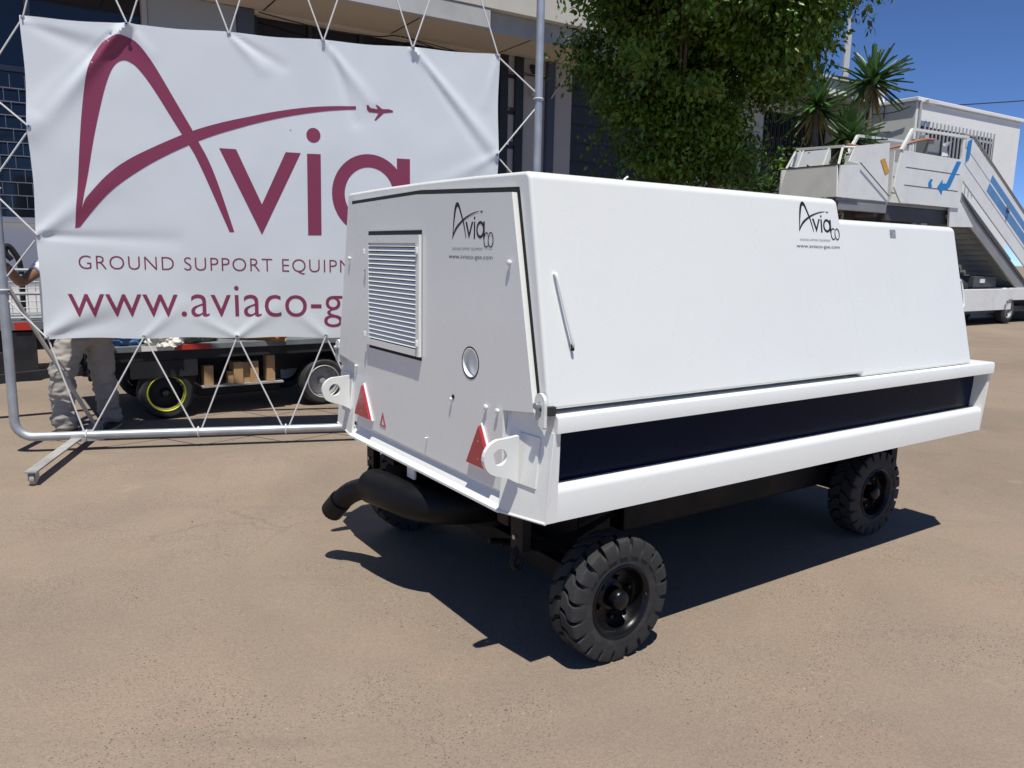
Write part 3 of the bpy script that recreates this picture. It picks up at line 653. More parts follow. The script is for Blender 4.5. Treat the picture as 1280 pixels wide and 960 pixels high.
def smooth_loop(pts, corners=()):
    """Chaikin-like smoothing that keeps sharp corners"""
    for _ in range(2):
        out = []; n = len(pts); newc = []
        for i, p in enumerate(pts):
            a = pts[i - 1]; b = pts[(i + 1) % n]
            v1 = Vector((a[0] - p[0], a[1] - p[1])).normalized(); v2 = Vector((b[0] - p[0], b[1] - p[1])).normalized()
            if v1.dot(v2) > -0.80: out.append(p)
            else: out += [(p[0] * .75 + a[0] * .25, p[1] * .75 + a[1] * .25), (p[0] * .75 + b[0] * .25, p[1] * .75 + b[1] * .25)]
        pts = out
    return pts
def ell(cx, cy, rx, ry, n=48, a0=0, a1=360): return [(cx + rx * math.cos(R(a0 + (a1 - a0) * i / n)), cy + ry * math.sin(R(a0 + (a1 - a0) * i / n))) for i in range(n if a1 - a0 == 360 else n + 1)]
def text2d(body, x0, x1, y, h, offset=0.0, spacing=1.0):
    cu = bpy.data.curves.new('tmp', 'FONT'); cu.body = body; cu.size = 1.0; cu.offset = offset; cu.space_character = spacing; cu.resolution_u = 5
    ob = bpy.data.objects.new('tmp', cu); COL.objects.link(ob)
    dg = bpy.context.evaluated_depsgraph_get(); e = ob.evaluated_get(dg); me = e.to_mesh()
    vv = np.array([q.co[:2] for q in me.vertices]); ff = [tuple(p.vertices) for p in me.polygons]; e.to_mesh_clear()
    bpy.data.objects.remove(ob); bpy.data.curves.remove(cu)
    sx = (x1 - x0) / (vv[:, 0].max() - vv[:, 0].min()); 
    X = (vv[:, 0] - vv[:, 0].min()) * sx + x0; Y = vv[:, 1] * h + y
    return list(zip(X.tolist(), Y.tolist())), ff
_logo_cache = None
def logo_pieces():
    """name, verts2d, faces, layer"""
    global _logo_cache
    if _logo_cache: return _logo_cache
    P = []
    P.append(('letter', *plate2d(smooth_loop(LOGO_A)), 0)); P.append(('swoosh', *plate2d(smooth_loop(LOGO_SW)), 1))
    P.append(('aeroplane_emblem', *plate2d(LOGO_PL), 0)); P.append(('letter', *plate2d(LOGO_V), 0)); P.append(('letter', *plate2d(LOGO_I), 0))
    P.append(('letter_dot', *plate2d(ell(-.03, 2.481, .054, .056)), 0))
    P.append(('letter', *plate2d(ell(.40, 2.04, .295, .318), [ell(.40, 2.04, .195, .215)]), 0))
    P.append(('letter', *plate2d([(.623, 2.335), (.729, 2.334), (.729, 1.72), (.623, 1.72)]), 1))
    co, ci = ell(.86, 1.66, .20, .285, 36, 50, 310), ell(.86, 1.66, .15, .235, 36, 50, 310)
    P.append(('letter', *plate2d(co + ci[::-1]), 2)); P.append(('letter', *plate2d(ell(1.17, 1.66, .20, .285), [ell(1.17, 1.66, .15, .235)]), 3))
    _logo_cache = P; return P
def print_mesh(name, vv, ff, fn, material, parent, step=None):
    bm = bmesh.new(); vs_ = [bm.verts.new((p[0], p[1], 0)) for p in vv]; bm.verts.ensure_lookup_table()
    for q in ff:
        try: bm.faces.new([vs_[i] for i in q])
        except ValueError: pass
    if step:
        for ax in (0, 1):
            lo = min(v.co[ax] for v in bm.verts); hi = max(v.co[ax] for v in bm.verts); x = math.ceil(lo / step) * step
            while x < hi:
                no_ = Vector((1, 0, 0)) if ax == 0 else Vector((0, 1, 0)); co_ = no_ * x
                bmesh.ops.bisect_plane(bm, geom=bm.verts[:] + bm.edges[:] + bm.faces[:], plane_co=co_, plane_no=no_, dist=1e-5); x += step
    for v in bm.verts: v.co = Vector(fn(v.co.x, v.co.y))
    me = bpy.data.meshes.new(name); bm.to_mesh(me); bm.free()
    me.materials.append(MATS[material]); o = bpy.data.objects.new(name, me); COL.objects.link(o); o.parent = parent; return o
CAPS = text2d('GROUND SUPPORT EQUIPMENT', -1.775, .56, 1.412, .150, offset=-0.012, spacing=1.12)
URL = text2d('www.aviaco-gse.com', -1.865, 1.19, 1.052, .385, offset=-0.006)

# ------------------------------------------------------------------ ground power unit
GO = (-3.17, -3.09, 0.0)
gpu = thing('ground_power_unit', 'large white trailer-mounted ground power unit with navy side band and black wheels', 'power unit', Ug * 3.17 + Vg * 3.09, ROTG)
VC = 3.09
def mir(v_): return 2 * VC - v_
def gp(name, material, fn, bevel=0.0, smooth=False, parent=None, seg=2, label=None):
    mb = MB(GO); fn(mb); o = mb.build(name, material, parent or gpu, bevel=bevel, smooth=smooth, seg=seg)
    if label: o['label'] = label
    return o
def hv(z): return 2.135 + (z - 1.06) * 0.1835        # near hood side plane
def hood(z0, z1, u0, ue0, ue1, inset=0.0, rad=.035, u0t=None):
    zt = z1; pr = []
    def corner(sgn):
        vtop = hv(zt) + inset; L = []
        for k in range(6):
            a = k / 5 * R(80)
            L.append((vtop + rad * .83 * (1 - math.cos(a)) - .1835 * (rad * .8) * (1 - k / 5), zt - rad * .85 * (1 - math.sin(a) / math.sin(R(80)))))
        return L
    near = [(hv(z0) + inset, z0)] + corner(1) + [(2.65, zt + .006), (VC, zt + .009)]
    prof = near + [(mir(v_), z_) for (v_, z_) in reversed(near[:-1])]
    mb = MB(GO); k = len(prof)
    ue = lambda z: ue0 + (ue1 - ue0) * (z - z0) / (z1 - z0)
    us = lambda z: u0 + ((u0t if u0t else u0) - u0) * (z - z0) / (z1 - z0)
    mb.v = [Vector((us(z_), v_, z_)) for v_, z_ in prof] + [Vector((ue(z_), v_, z_)) for v_, z_ in prof]
    mb.f = [tuple(range(k)), tuple(reversed(range(k, 2 * k)))] + [(i, (i + 1) % k, k + (i + 1) % k, k + i) for i in range(k)]
    return mb
hood(1.060, 1.883, 1.62, 3.53, 3.405).build('hood', 'white_paint', gpu, bevel=.014, seg=3, ang=55)
hood(1.043, 1.79, 3.515, 4.57, 4.49, inset=.005, u0t=3.385).build('rear_hood', 'white_paint', gpu, bevel=.014, seg=3, ang=55)
gp('body_core', 'gasket', lambda mb: mb.box(1.66, 4.5, 2.29, mir(2.29), .9, 1.10))
# tray
for m_ in (False, True):
    q = (lambda v_: mir(v_)) if m_ else (lambda v_: v_)
    def ext(mb, prof, u0, u1):
        k = len(prof); b = len(mb.v)
        mb.v += [Vector((u0, q(a), z_)) for a, z_ in prof] + [Vector((u1, q(a), z_)) for a, z_ in prof]
        mb.f += [tuple(b + i for i in range(k)), tuple(b + k + i for i in reversed(range(k)))] + [(b + i, b + (i + 1) % k, b + k + (i + 1) % k, b + k + i) for i in range(k)]
    gp('base_lip', 'white_paint', lambda mb: ext(mb, [(2.125, .65), (2.125, .752), (2.128, .766), (2.136, .776), (2.148, .781), (2.215, .772), (2.215, .65)], 1.662, 4.725), smooth=True)
    gp('side_band', 'navy_paint', lambda mb: ext(mb, [(2.196, .70), (2.196, .985), (2.212, .985), (2.212, .70)], 1.64, 4.74))
    gp('side_rail', 'white_paint', lambda mb: ext(mb, [(2.108, .980), (2.108, 1.030), (2.111, 1.038), (2.119, 1.042), (2.30, 1.040), (2.30, 1.015), (2.13, 1.015), (2.125, .980)], 1.64, 4.778), smooth=True)
    gp('end_plate', 'white_paint', lambda mb: mb.prism([(4.700, .65), (4.726, .65), (4.782, .978), (4.752, .978)], lambda a, b: (a, q(2.124), b), lambda a, b: (a, q(2.213), b)))
    gp('end_plate', 'white_paint', lambda mb: mb.prism([(1.609, .65), (1.661, .65), (1.667, .978), (1.637, .978)], lambda a, b: (a, q(2.124), b), lambda a, b: (a, q(2.213), b)))
    wf = .0 if not m_ else -.03
    cp = gp('corner_panel', 'white_paint', lambda mb: mb.add(
        [(1.622, q(2.385), 1.03), (1.645, q(2.118), 1.03), (1.609, q(2.125), .65), (1.580, q(2.385), .630),
         (1.634, q(2.385), 1.03), (1.657, q(2.118), 1.03), (1.621, q(2.125), .65), (1.592, q(2.385), .630)],
        [(0, 1, 2, 3), (7, 6, 5, 4), (0, 4, 5, 1), (1, 5, 6, 2), (2, 6, 7, 3), (3, 7, 4, 0)]))
    gp('corner_lip', 'white_paint', lambda mb: mb.tube([(1.582, q(2.385), .632), (1.611, q(2.125), .652)], .006, 6), parent=cp)
    # towing lug with eye
    lv = 2.285 if not m_ else mir(2.285) - .03
    lu = 1.595 if not m_ else 1.60
    outl = [(lu, .945), (lu - .055, .94)] + [(lu - .078 + .072 * math.cos(R(a)), .872 + .068 * math.sin(R(a))) for a in range(100, 262, 14)] + [(lu - .045, .79), (lu, .765)]
    mb = MB(GO); plate(mb, outl, [circ(lu - .082, .874, .031, 20)], lambda a, b: (a, lv - .009, b), lambda a, b: (a, lv + .009, b))
    lug = mb.build('lashing_lug', 'white_paint', gpu, bevel=0); lug['label'] = 'white eye plate welded to the corner panel'
    def cu(v_, z_):
        ui = 1.580 + (z_ - .63) / .4 * .042; uo = 1.609 + (z_ - .65) / .38 * .036; k = (v_ - 2.385) / (2.12 - 2.385); return ui + (uo - ui) * k
    a0, a1 = mir(lv) if m_ else lv, 2.19
    pts_ = [(a0 + .02, .95), (a1, .95), (a1, .765), (a0 + .02, .765)]
    gp('lug_pad', 'white_paint', lambda mb: mb.add([(cu(a, b) - .005, q(a), b) for a, b in pts_] + [(cu(a, b) + .004, q(a), b) for a, b in pts_],
        [(0, 1, 2, 3), (7, 6, 5, 4), (0, 4, 5, 1), (1, 5, 6, 2), (2, 6, 7, 3), (3, 7, 4, 0)]), parent=lug)
    # hood hold-down bracket with pin at the corner
    bv = q(2.165)
    def br(mb):
        o_ = [(bv - .03, 1.0)] + [(bv - .03 * math.cos(R(a)), 1.085 + .034 * math.sin(R(a))) for a in range(0, 181, 20)] + [(bv + .03, 1.0)]
        plate(mb, o_, [circ(bv, 1.06, .014, 12, .03)], lambda a, b: (1.600, a, b), lambda a, b: (1.612, a, b))
    hb_ = gp('hold_down_bracket', 'white_paint', br)
    gp('pin', 'steel', lambda mb: (mb.lathe([(0, 0), (.012, .002), (.014, .012), (.009, .03)], (1.578, bv, 1.075), (1, 0, 0), 12), mb.tube([(1.592, bv, 1.07), (1.592, bv, 1.025)], .006, 8)), smooth=True, parent=hb_)
    gp('rubber_stop', 'rubber', lambda mb: mb.box(1.612, 1.64, min(q(2.12), q(2.14)), max(q(2.12), q(2.14)), 1.043, 1.075))
gp('end_apron', 'white_paint', lambda mb: (lambda pr: (mb.v.extend([Vector((a, 2.372, b)) for a, b in pr] + [Vector((a, mir(2.372), b)) for a, b in pr]),
    mb.f.extend([tuple(range(8)), tuple(reversed(range(8, 16)))] + [(i, (i + 1) % 8, 8 + (i + 1) % 8, 8 + i) for i in range(8)])))(
    [(1.619, 1.03), (1.619, .74), (1.612, .690), (1.592, .652), (1.572, .638), (1.572, .628), (1.600, .632), (1.64, .66)]), smooth=False)
gp('rear_panel', 'white_paint', lambda mb: mb.box(4.70, 4.722, 2.22, mir(2.22), .66, 1.04), bevel=.004)
gp('floor_pan', 'black_paint', lambda mb: mb.box(1.66, 4.69, 2.22, mir(2.22), .655, .69))
gp('deck', 'gasket', lambda mb: mb.box(1.66, 4.69, 2.22, mir(2.22), .90, .98))
# end door
dw = lambda v_: v_
door_out = [(2.357, 1.812), (VC, 1.838), (mir(2.357), 1.822), (mir(2.192), 1.045), (mir(2.40), 1.02), (mir(2.40), .712), (2.388, .705), (2.388, 1.02), (2.192, 1.045)]
mb = MB(GO); plate(mb, door_out, [circ(2.625, 1.168, .060, 28)], lambda a, b: (1.596, a, b), lambda a, b: (1.6185, a, b))
door = mb.build('end_door', 'white_paint', gpu); door['label'] = 'white end door in grazing light with louvre, round port and red triangles'
gask = [(2.344, 1.831), (VC, 1.858), (mir(2.344), 1.842), (mir(2.179), 1.06), (2.179, 1.06)]
gp('door_gasket', 'gasket', lambda mb: mb.prism(gask, lambda a, b: (1.6188, a, b), lambda a, b: (1.622, a, b)))
# round port: white collar, deep cup
gp('port_collar', 'white_paint', lambda mb: mb.lathe([(.0592, -.001), (.0555, -.0015), (.0545, .0), (.0545, .0205), (.0, .0212)], (1.596, 2.625, 1.168), (1, 0, 0), 30), smooth=True, parent=door)
gp('port_trim', 'gasket', lambda mb: mb.lathe([(.0595, -.0002), (.064, -.0012), (.0655, .0)], (1.5958, 2.625, 1.168), (1, 0, 0), 30), parent=door)
# louvre
l0, l1, z0_, z1_ = 3.03, 3.585, 1.142, 1.668
lv_ = gp('louvre_gap_shade', 'gasket', lambda mb: mb.box(1.5925, 1.5958, l0 + .004, l1 - .004, z0_ - .018, z1_ + .020), parent=door)  # black plate standing in for the shaded gaps around and behind the louvre
def frame_bars(mb):
    mb.box(1.578, 1.592, l0, l0 + .03, z0_, z1_); mb.box(1.578, 1.592, l1 - .03, l1, z0_, z1_)
    mb.box(1.5782, 1.592, l0 + .0301, l1 - .0301, z0_, z0_ + .03); mb.box(1.5782, 1.592, l0 + .0301, l1 - .0301, z1_ - .035, z1_)
gp('louvre_frame', 'white_paint', frame_bars, parent=door)
ns = 22; pitch_ = (z1_ - z0_ - .066) / ns
for k in range(ns):
    zc = z0_ + .032 + pitch_ * k
    gp('louvre_slat', 'white_paint', lambda mb: mb.prism([(1.5915, zc + pitch_ * .98), (1.5890, zc + pitch_ * 1.0), (1.5790, zc + pitch_ * .22), (1.5808, zc + pitch_ * .18)],
       lambda a, b: (a, l0 + .0305, b), lambda a, b: (a, l1 - .0305, b)), parent=door)
for (v_, z_) in ((l0 + .015, 1.60), (l0 + .015, 1.20), (l1 + .012, 1.59), (l1 + .012, 1.19)):
    gp('louvre_clip', 'white_paint', lambda mb: mb.box(1.570, 1.58, v_ - .008, v_ + .008, z_ - .014, z_ + .014), bevel=.003, parent=door)
# bolts and toggle studs with round heads
for (v_, z_, r_) in ((3.815, 1.555, .010), (2.357, 1.565, .011), (3.745, 1.01, .009), (2.765, 1.0, .007), (2.50, 1.012, .012), (2.418, 1.012, .010), (2.98, .79, .004), (3.62, 1.5, .004)):
    gp('stud', 'white_paint', lambda mb: mb.lathe([(r_ * .6, .0), (r_ * .6, -.005), (r_, -.006), (r_, -.010), (r_ * .5, -.013), (0, -.0135)], (1.596, v_, z_), (1, 0, 0), 12), smooth=True, parent=door)
gp('keyhole', 'gasket', lambda mb: mb.lathe([(.0, -.002), (.010, -.002), (.010, 0)], (1.5957, 2.757, 1.01), (1, 0, 0), 12), parent=door)
# warning triangles
for (va, vb_, vc_, z0q, z1q) in ((3.645, 3.735, 3.555, .765, .925), (2.525, 2.615, 2.435, .772, .935)):
    rf = gp('triangle_reflector', 'reflector_red', lambda mb: mb.prism([(vb_, z0q), (va, z1q), (vc_, z0q)], lambda a, b: (1.574, a, b), lambda a, b: (1.586, a, b)), parent=door)
    c_ = ((va + vb_ + vc_) / 3, (2 * z0q + z1q) / 3)
    rf['label'] = 'red triangular reflector with white edge'
    gp('reflector_backing', 'white_paint', lambda mb: mb.prism([(c_[0] + (p - c_[0]) * 1.10, c_[1] + (z_ - c_[1]) * 1.10) for p, z_ in ((vb_, z0q), (va, z1q), (vc_, z0q))], lambda a, b: (1.5862, a, b), lambda a, b: (1.5955, a, b)), parent=rf)
    for t_ in (.25, .75): gp('rivet', 'steel', lambda mb: mb.lathe([(0, -.002), (.003, -.0015), (.0035, 0)], (1.574, va + (.0), z0q + (z1q - z0q) * (.18 if t_ < .5 else .62)), (1, 0, 0), 8), parent=rf)
def tri_sticker(mb):
    o_ = [(3.470, .712), (3.437, .782), (3.404, .712)]; i_ = [(3.4585, .718), (3.437, .764), (3.4155, .718)]
    plate(mb, o_, [i_], lambda a, b: (1.5935, a, b), lambda a, b: (1.5955, a, b))
gp('warning_sticker', 'reflector_red', lambda mb: (lambda: None)() or plate(mb, [(3.470, .752), (3.437, .822), (3.404, .752)], [[(3.4585, .758), (3.437, .804), (3.4155, .758)]], lambda a, b: (1.5935, a, b), lambda a, b: (1.5955, a, b)), parent=door)
# logo decals
def decal(fn, parent, lift):
    first = None
    for nm, vv, ff, ly in logo_pieces():
        o = print_mesh('decal_' + nm, vv, ff, lambda a, b: fn(a, b, ly), 'decal_black' if nm != 'letter' or ly > 1 else 'decal_black', parent)
    for (vv, ff) in (CAPS,): print_mesh('decal_lettering', vv, ff, lambda a, b: fn((a + 1.78) * 1.02 - 1.78, b - .14, 0), 'decal_black', parent)['kind'] = 'stuff'
    print_mesh('decal_lettering', *URL, lambda a, b: fn(a * 1.1, b * .62 + .30, 0), 'decal_black', parent)['kind'] = 'stuff'
def door_map(a, b, ly):
    s_ = (a + 1.78) / 3.15; return (1.5953 - .0003 * ly + GO[0], 2.775 - s_ * .305 + GO[1], 1.615 + (b - 1.36) / 1.76 * .178)
decal(door_map, door, 0)
def side_map(a, b, ly):
    s_ = (a + 1.78) / 3.15; z_ = 1.690 + (b - 1.36) / 1.76 * .168; return (3.100 + s_ * .305 + GO[0], hv(z_) - .0012 - .0003 * ly + GO[1], z_)
hood_o = [o for o in gpu.children if o.name.startswith('hood')][0]
decal(side_map, hood_o, 0)
gp('sticker', 'decal_grey', lambda mb: mb.add([(3.845, hv(1.715) + .0035, 1.715), (3.895, hv(1.715) + .0035, 1.715), (3.895, hv(1.755) + .0035, 1.755), (3.845, hv(1.755) + .0035, 1.755)], [(0, 1, 2, 3)]), label='small plain grey sticker on the rear hood')
# side latch, roof hook, rear handle
gp('hood_handle', 'white_paint', lambda mb: (mb.tube(catmull([(1.690, hv(1.525) + .002, 1.528), (1.690, hv(1.52) - .016, 1.520), (1.712, hv(1.40) - .020, 1.40), (1.736, hv(1.285) - .018, 1.285), (1.740, hv(1.27) + .002, 1.272)], 5), .0058, 8)), smooth=True)
gp('handle_tip_shade', 'gasket', lambda mb: mb.tube([(1.736, hv(1.285) - .0155, 1.285), (1.7385, hv(1.262) - .010, 1.262)], .0065, 8), smooth=True)  # black piece standing in for shading at the handle's lower tip
gp('roof_hook', 'white_paint', lambda mb: mb.tube(catmull([(2.15, 2.40, 1.88), (2.165, 2.40, 1.898), (2.18, 2.40, 1.908)], 5), .004, 6), smooth=True)
gp('rear_handle', 'white_paint', lambda mb: mb.tube(catmull([(4.525, 2.24, 1.50), (4.56, 2.24, 1.49), (4.575, 2.23, 1.42), (4.575, 2.22, 1.36), (4.545, 2.22, 1.34)], 4), .008, 6), smooth=True)
# ---- running gear
gp('chassis_beam', 'black_paint', lambda mb: mb.box(1.72, 4.62, 2.52, 2.60, .50, .654), bevel=.004)
gp('chassis_beam', 'black_paint', lambda mb: mb.box(1.72, 4.62, mir(2.60), mir(2.52), .50, .654), bevel=.004)
for uu in (1.76, 2.7, 3.6, 4.5): gp('cross_member', 'black_paint', lambda mb: mb.box(uu, uu + .08, 2.601, mir(2.601), .52, .652))
gp('front_axle', 'black_paint', lambda mb: (mb.box(1.975, 2.06, 2.34, mir(2.34), .22, .30), mb.lathe([(.16, 0), (.16, .05), (.05, .05), (.05, .18)], (1.995, VC, .33), (0, 0, 1), 20)), bevel=.006)
gp('rear_axle', 'black_paint', lambda mb: mb.box(4.225, 4.315, 2.55, mir(2.55), .22, .30), bevel=.006)
for uu, vv_ in ((1.995, 2.56), (4.215, 2.62)):
    for q in (vv_, mir(vv_)):
        for k in range(4): gp('leaf_spring', 'black_paint', lambda mb: mb.tube(catmull([(uu - .34 + .06 * k, q, .44 - .02 * k), (uu, q, .345 - .012 * k + .03), (uu + .34 - .06 * k, q, .44 - .02 * k)], 6), .013, 4))
gp('fuel_tank', 'black_paint', lambda mb: mb.box(2.62, 3.5, 2.7, 3.5, .28, .54), bevel=.03)
gp('underbody_blocker_far', 'black_paint', lambda mb: mb.box(2.35, 3.95, 3.45, 3.92, .20, .60), bevel=.02)  # added box that blocks light under the body from the far side
gp('underbody_blocker_near', 'black_paint', lambda mb: mb.box(2.45, 4.05, 2.62, 3.05, .30, .62), bevel=.02)  # added box that keeps the underside dark between the axles
gp('underbody_blocker_rear', 'black_paint', lambda mb: mb.box(4.50, 4.56, 2.5, 3.7, .22, .64))  # added plate shutting out light from the rear
gp('underbody_blocker_front', 'black_paint', lambda mb: mb.box(2.15, 2.35, 2.6, 3.9, .22, .62), bevel=.01)  # added box shutting out light behind the front axle
gp('generator_sump', 'black_paint', lambda mb: mb.box(3.55, 4.0, 2.75, 3.45, .36, .6), bevel=.03)
for vv_ in (2.40, mir(2.40)):
    gp('tow_bracket', 'black_paint', lambda mb: (mb.box(1.68, 1.72, vv_ - .04, vv_ + .04, .45, .66), mb.tube(catmull([(1.70, vv_, .48), (1.67, vv_, .43), (1.665, vv_, .39), (1.69, vv_, .37), (1.71, vv_, .40)], 5), .011, 8)), bevel=0)
    gp('bracket_bolt', 'steel', lambda mb: mb.lathe([(0, -.008), (.010, -.008), (.010, 0)], (1.68, vv_ + .01, .50), (1, 0, 0), 6))
gp('white_bracket', 'white_paint', lambda mb: mb.box(1.60, 1.615, 3.12, 3.19, .56, .655), bevel=.004)
# muffler and exhaust
gp('muffler', 'black_paint', lambda mb: mb.tube(catmull([(2.5, 2.95, .44), (1.95, 2.95, .445), (1.72, 2.99, .455), (1.61, 3.10, .46), (1.565, 3.26, .465), (1.545, 3.42, .458), (1.54, 3.47, .452)], 7), [.086] * 38 + [.084, .081, .076, .067, .054], 26), smooth=True)
ex = gp('exhaust_pipe', 'black_paint', lambda mb: mb.tube(catmull([(1.545, 3.40, .445), (1.52, 3.49, .435), (1.485, 3.58, .395), (1.452, 3.65, .335)], 6), .055, 18), smooth=True)
gp('exhaust_tip', 'black_paint', lambda mb: (mb.tube([(1.455, 3.635, .347), (1.433, 3.705, .272)], .0585, 18, cap=False), mb.tube([(1.455, 3.635, .347), (1.433, 3.705, .272)], .051, 18, cap=False)), smooth=True, parent=ex)
dexh = (Vector((1.433, 3.705, .272)) - Vector((1.455, 3.635, .347))).normalized()
for k in range(14):
    a = k * 2.39996; rr = .008 + .0028 * k
    s_ = dexh.cross(Vector((0, 0, 1))).normalized(); t_ = dexh.cross(s_)
    c_ = Vector((1.433, 3.705, .272)) - dexh * .004 + s_ * rr * math.cos(a) + t_ * rr * math.sin(a)
    gp('spark_screen_ring', 'steel', lambda mb: mb.lathe([(.0055, 0), (.0075, .001), (.0055, .002)], c_, dexh, 8), parent=ex)
# ---- wheels
def make_wheel():
    e = bpy.data.objects.new('wheel', None); COL.objects.link(e); e.parent = gpu
    rr = .268; wd = .165           # outer face at y=0, inward +y
    mb = MB(); mb.lathe([(.150, .012), (.158, .004), (.176, .004), (.205, -.003), (.226, .001), (.238, .012), (.243, .030), (.244, wd / 2), (.243, wd - .030), (.238, wd - .012), (.226, wd), (.205, wd + .004), (.176, wd - .004), (.150, wd - .012)], (0, 0, 0), (0, 1, 0), 56)
    t = mb.build('tyre', 'rubber', e, smooth=True)
    # tread block: bent lug from shoulder to centre
    nl = 20
    for side in (0, 1):
        mb = MB(); da = 2 * math.pi / nl * .76
        base_r = [(-.003, .224, 0.00), (.0, .256, .0), (.008, .266, .01), (.030, .268, .03), (.048, .268, .13), (wd / 2 - .003, .268, .17)]
        rows = base_r if side == 0 else [(wd - y_, r_, sh_) for (y_, r_, sh_) in base_r]
        if side == 1: rows = rows[::-1]
        for (y_, r_, sh_) in rows:
            for a_ in (sh_ - da / 2, sh_, sh_ + da / 2):
                for rr_ in (r_ - .030, r_): mb.v.append(Vector((rr_ * math.sin(a_), y_, rr_ * math.cos(a_))))
        for i in range(len(rows) - 1):
            b = i * 6
            for j in (0, 2): mb.f.append((b + j + 1, b + j + 3, b + j + 9, b + j + 7))
            mb.f.append((b, b + 1, b + 7, b + 6)); mb.f.append((b + 4, b + 10, b + 11, b + 5))
        mb.f.append((0, 2, 3, 1)); mb.f.append((2, 4, 5, 3)); b = (len(rows) - 1) * 6; mb.f.append((b, b + 1, b + 3, b + 2)); mb.f.append((b + 2, b + 3, b + 5, b + 4))
        o = mb.build('tread_block', 'rubber', e, bevel=.0015, seg=1)
        for k in range(nl):
            c = o if k == 0 else o.copy()
            if k: COL.objects.link(c); c.parent = e
            c.rotation_euler = (0, 2 * math.pi / nl * (k + .5 * side), 0)
    mb = MB(); mb.lathe([(.152, .010), (.158, .0), (.150, -.003), (.140, .004), (.132, .022), (.128, .050), (.118, .062), (.075, .060), (.062, .052), (.060, .060), (.0, .062)], (0, 0, 0), (0, 1, 0), 48)
    mb.build('rim', 'rim_black', e, smooth=True)
    mb = MB(); mb.lathe([(.0, -.008), (.030, -.006), (.040, .002), (.044, .02), (.046, .065)], (0, 0, 0), (0, 1, 0), 24); mb.build('hub_cap', 'rim_black', e, smooth=True)
    mb = MB(); mb.lathe([(.0, .042), (.009, .042), (.0105, .046), (.0105, .062)], (0, 0, .085), (0, 1, 0), 6); nut = mb.build('wheel_nut', 'rim_black', e)
    for k in range(6):
        c = nut if k == 0 else nut.copy()
        if k: COL.objects.link(c); c.parent = e
        c.rotation_euler = (0, R(60 * k + 10), 0)
    mb = MB(); mb.tube([(.145, .012, 0), (.135, -.004, 0)], .004, 6); vs_o = mb.build('valve', 'rubber', e)
    mb = MB(); mb.lathe([(.08, .06), (.15, .07), (.15, .15), (.08, .16)], (0, 0, 0), (0, 1, 0), 24); mb.build('brake_drum', 'black_paint', e, smooth=True)
    return e
wheel = make_wheel()
WP = [(2.018, 2.146, 0, 0), (4.27, 2.44, 0, 9), (2.018, mir(2.146), 180, 20), (4.27, mir(2.44), 180, 33)]
for k, (uu, vv_, rz, spin) in enumerate(WP):
    o = wheel if k == 0 else copy_tree(wheel, gpu)
    o.location = (uu + GO[0], vv_ + GO[1], .268 * .945); o.scale = (.945, .945, .945); o.rotation_euler = (0, R(spin), R(rz))

# ------------------------------------------------------------------ banner
NO = Un * -0.3 + Vn * 6.61                      # local x along the banner, local y away from the camera
S0, S1, T0, T1 = -2.05, 1.465, .878, 3.20
GROM = [(s, 3.185) for s in (-2.03, -1.334, -.634, .058, .752, 1.447)] + [(-2.035, 2.43), (-2.035, 1.655)] + [(1.45, 2.40), (1.45, 1.64)] + [(s, .892) for s in (-2.03, -1.345, -.655, .037, .74, 1.447)]
CRE = [((-1.334, 3.19), (-2.04, 2.43), .085, .042), ((-1.45, 3.12), (-1.95, 2.55), .05, -.024), ((-2.02, 3.18), (-1.45, 2.98), .09, -.016), ((-2.03, 3.17), (-1.5, 3.08), .06, .014),
       ((.058, 3.19), (.42, 2.75), .045, .016), ((.10, 3.17), (.30, 2.60), .035, -.012), ((.752, 3.18), (1.45, 2.40), .055, .026), ((.80, 3.12), (1.40, 2.36), .045, -.018),
       ((-.634, 3.19), (-.40, 2.95), .04, .012), ((-.634, 3.19), (-.25, 2.98), .035, -.010), ((-2.04, 1.655), (-1.55, 2.05), .08, .016), ((-2.04, 1.655), (-1.1, 1.64), .05, -.010),
       ((-2.03, .89), (-1.65, 1.15), .10, .020), ((-2.03, .89), (-1.55, 1.03), .06, -.014), ((-1.345, .89), (-1.05, 1.15), .05, .010), ((-.655, .89), (-.95, 1.05), .04, .010), ((-.655, .89), (-.35, 1.12), .05, .012),
       ((.037, .89), (-.2, 1.1), .05, .010), ((1.45, 3.18), (1.36, 2.8), .04, .010), ((1.45, 2.4), (.9, 2.1), .07, .010), ((-1.334, 3.19), (-1.2, 3.0), .04, .010)]
def wrinkle(s, t):
    h = 0.0
    for (a, b, wd, am) in CRE:
        dx, dy = b[0] - a[0], b[1] - a[1]; L2 = dx * dx + dy * dy
        k = ((s - a[0]) * dx + (t - a[1]) * dy) / L2
        kk = min(1.0, max(0.0, k)); ex_, ey_ = s - a[0] - dx * kk, t - a[1] - dy * kk
        wl = wd * (.35 + .9 * kk)
        h += am * math.exp(-(ex_ * ex_ + ey_ * ey_) / (wl * wl)) * (1 - .55 * kk)
    h += .010 * noise.noise(Vector((s * 1.1, t * 1.3, 3.3))) + .004 * noise.noise(Vector((s * 3.1, t * 2.7, 1.3)))
    return -h
def scallop(s, t):
    ft = math.sin(math.pi * (s - S0) / .7) ** 2 * .010
    fs = math.sin(math.pi * (t - T0) / .774) ** 2 * .010
    et = max(0, (t - (T1 - .25)) / .25); eb = max(0, (T0 + .25 - t) / .25); el = max(0, (S0 + .25 - s) / .25); er = max(0, (s - S1 + .25) / .25)
    return s + fs * (el * el - er * er), t + ft * (eb * eb - et * et)
def bmap(s, t, lift=0.0):
    s2, t2 = scallop(s, t); return (s2 + .3, wrinkle(s, t) - lift, t2)
ban = thing('banner', 'large white vinyl banner with crimson logo and lettering, laced into a tube frame', 'banner', NO, ROTN)
ns_, nt_ = 176, 118
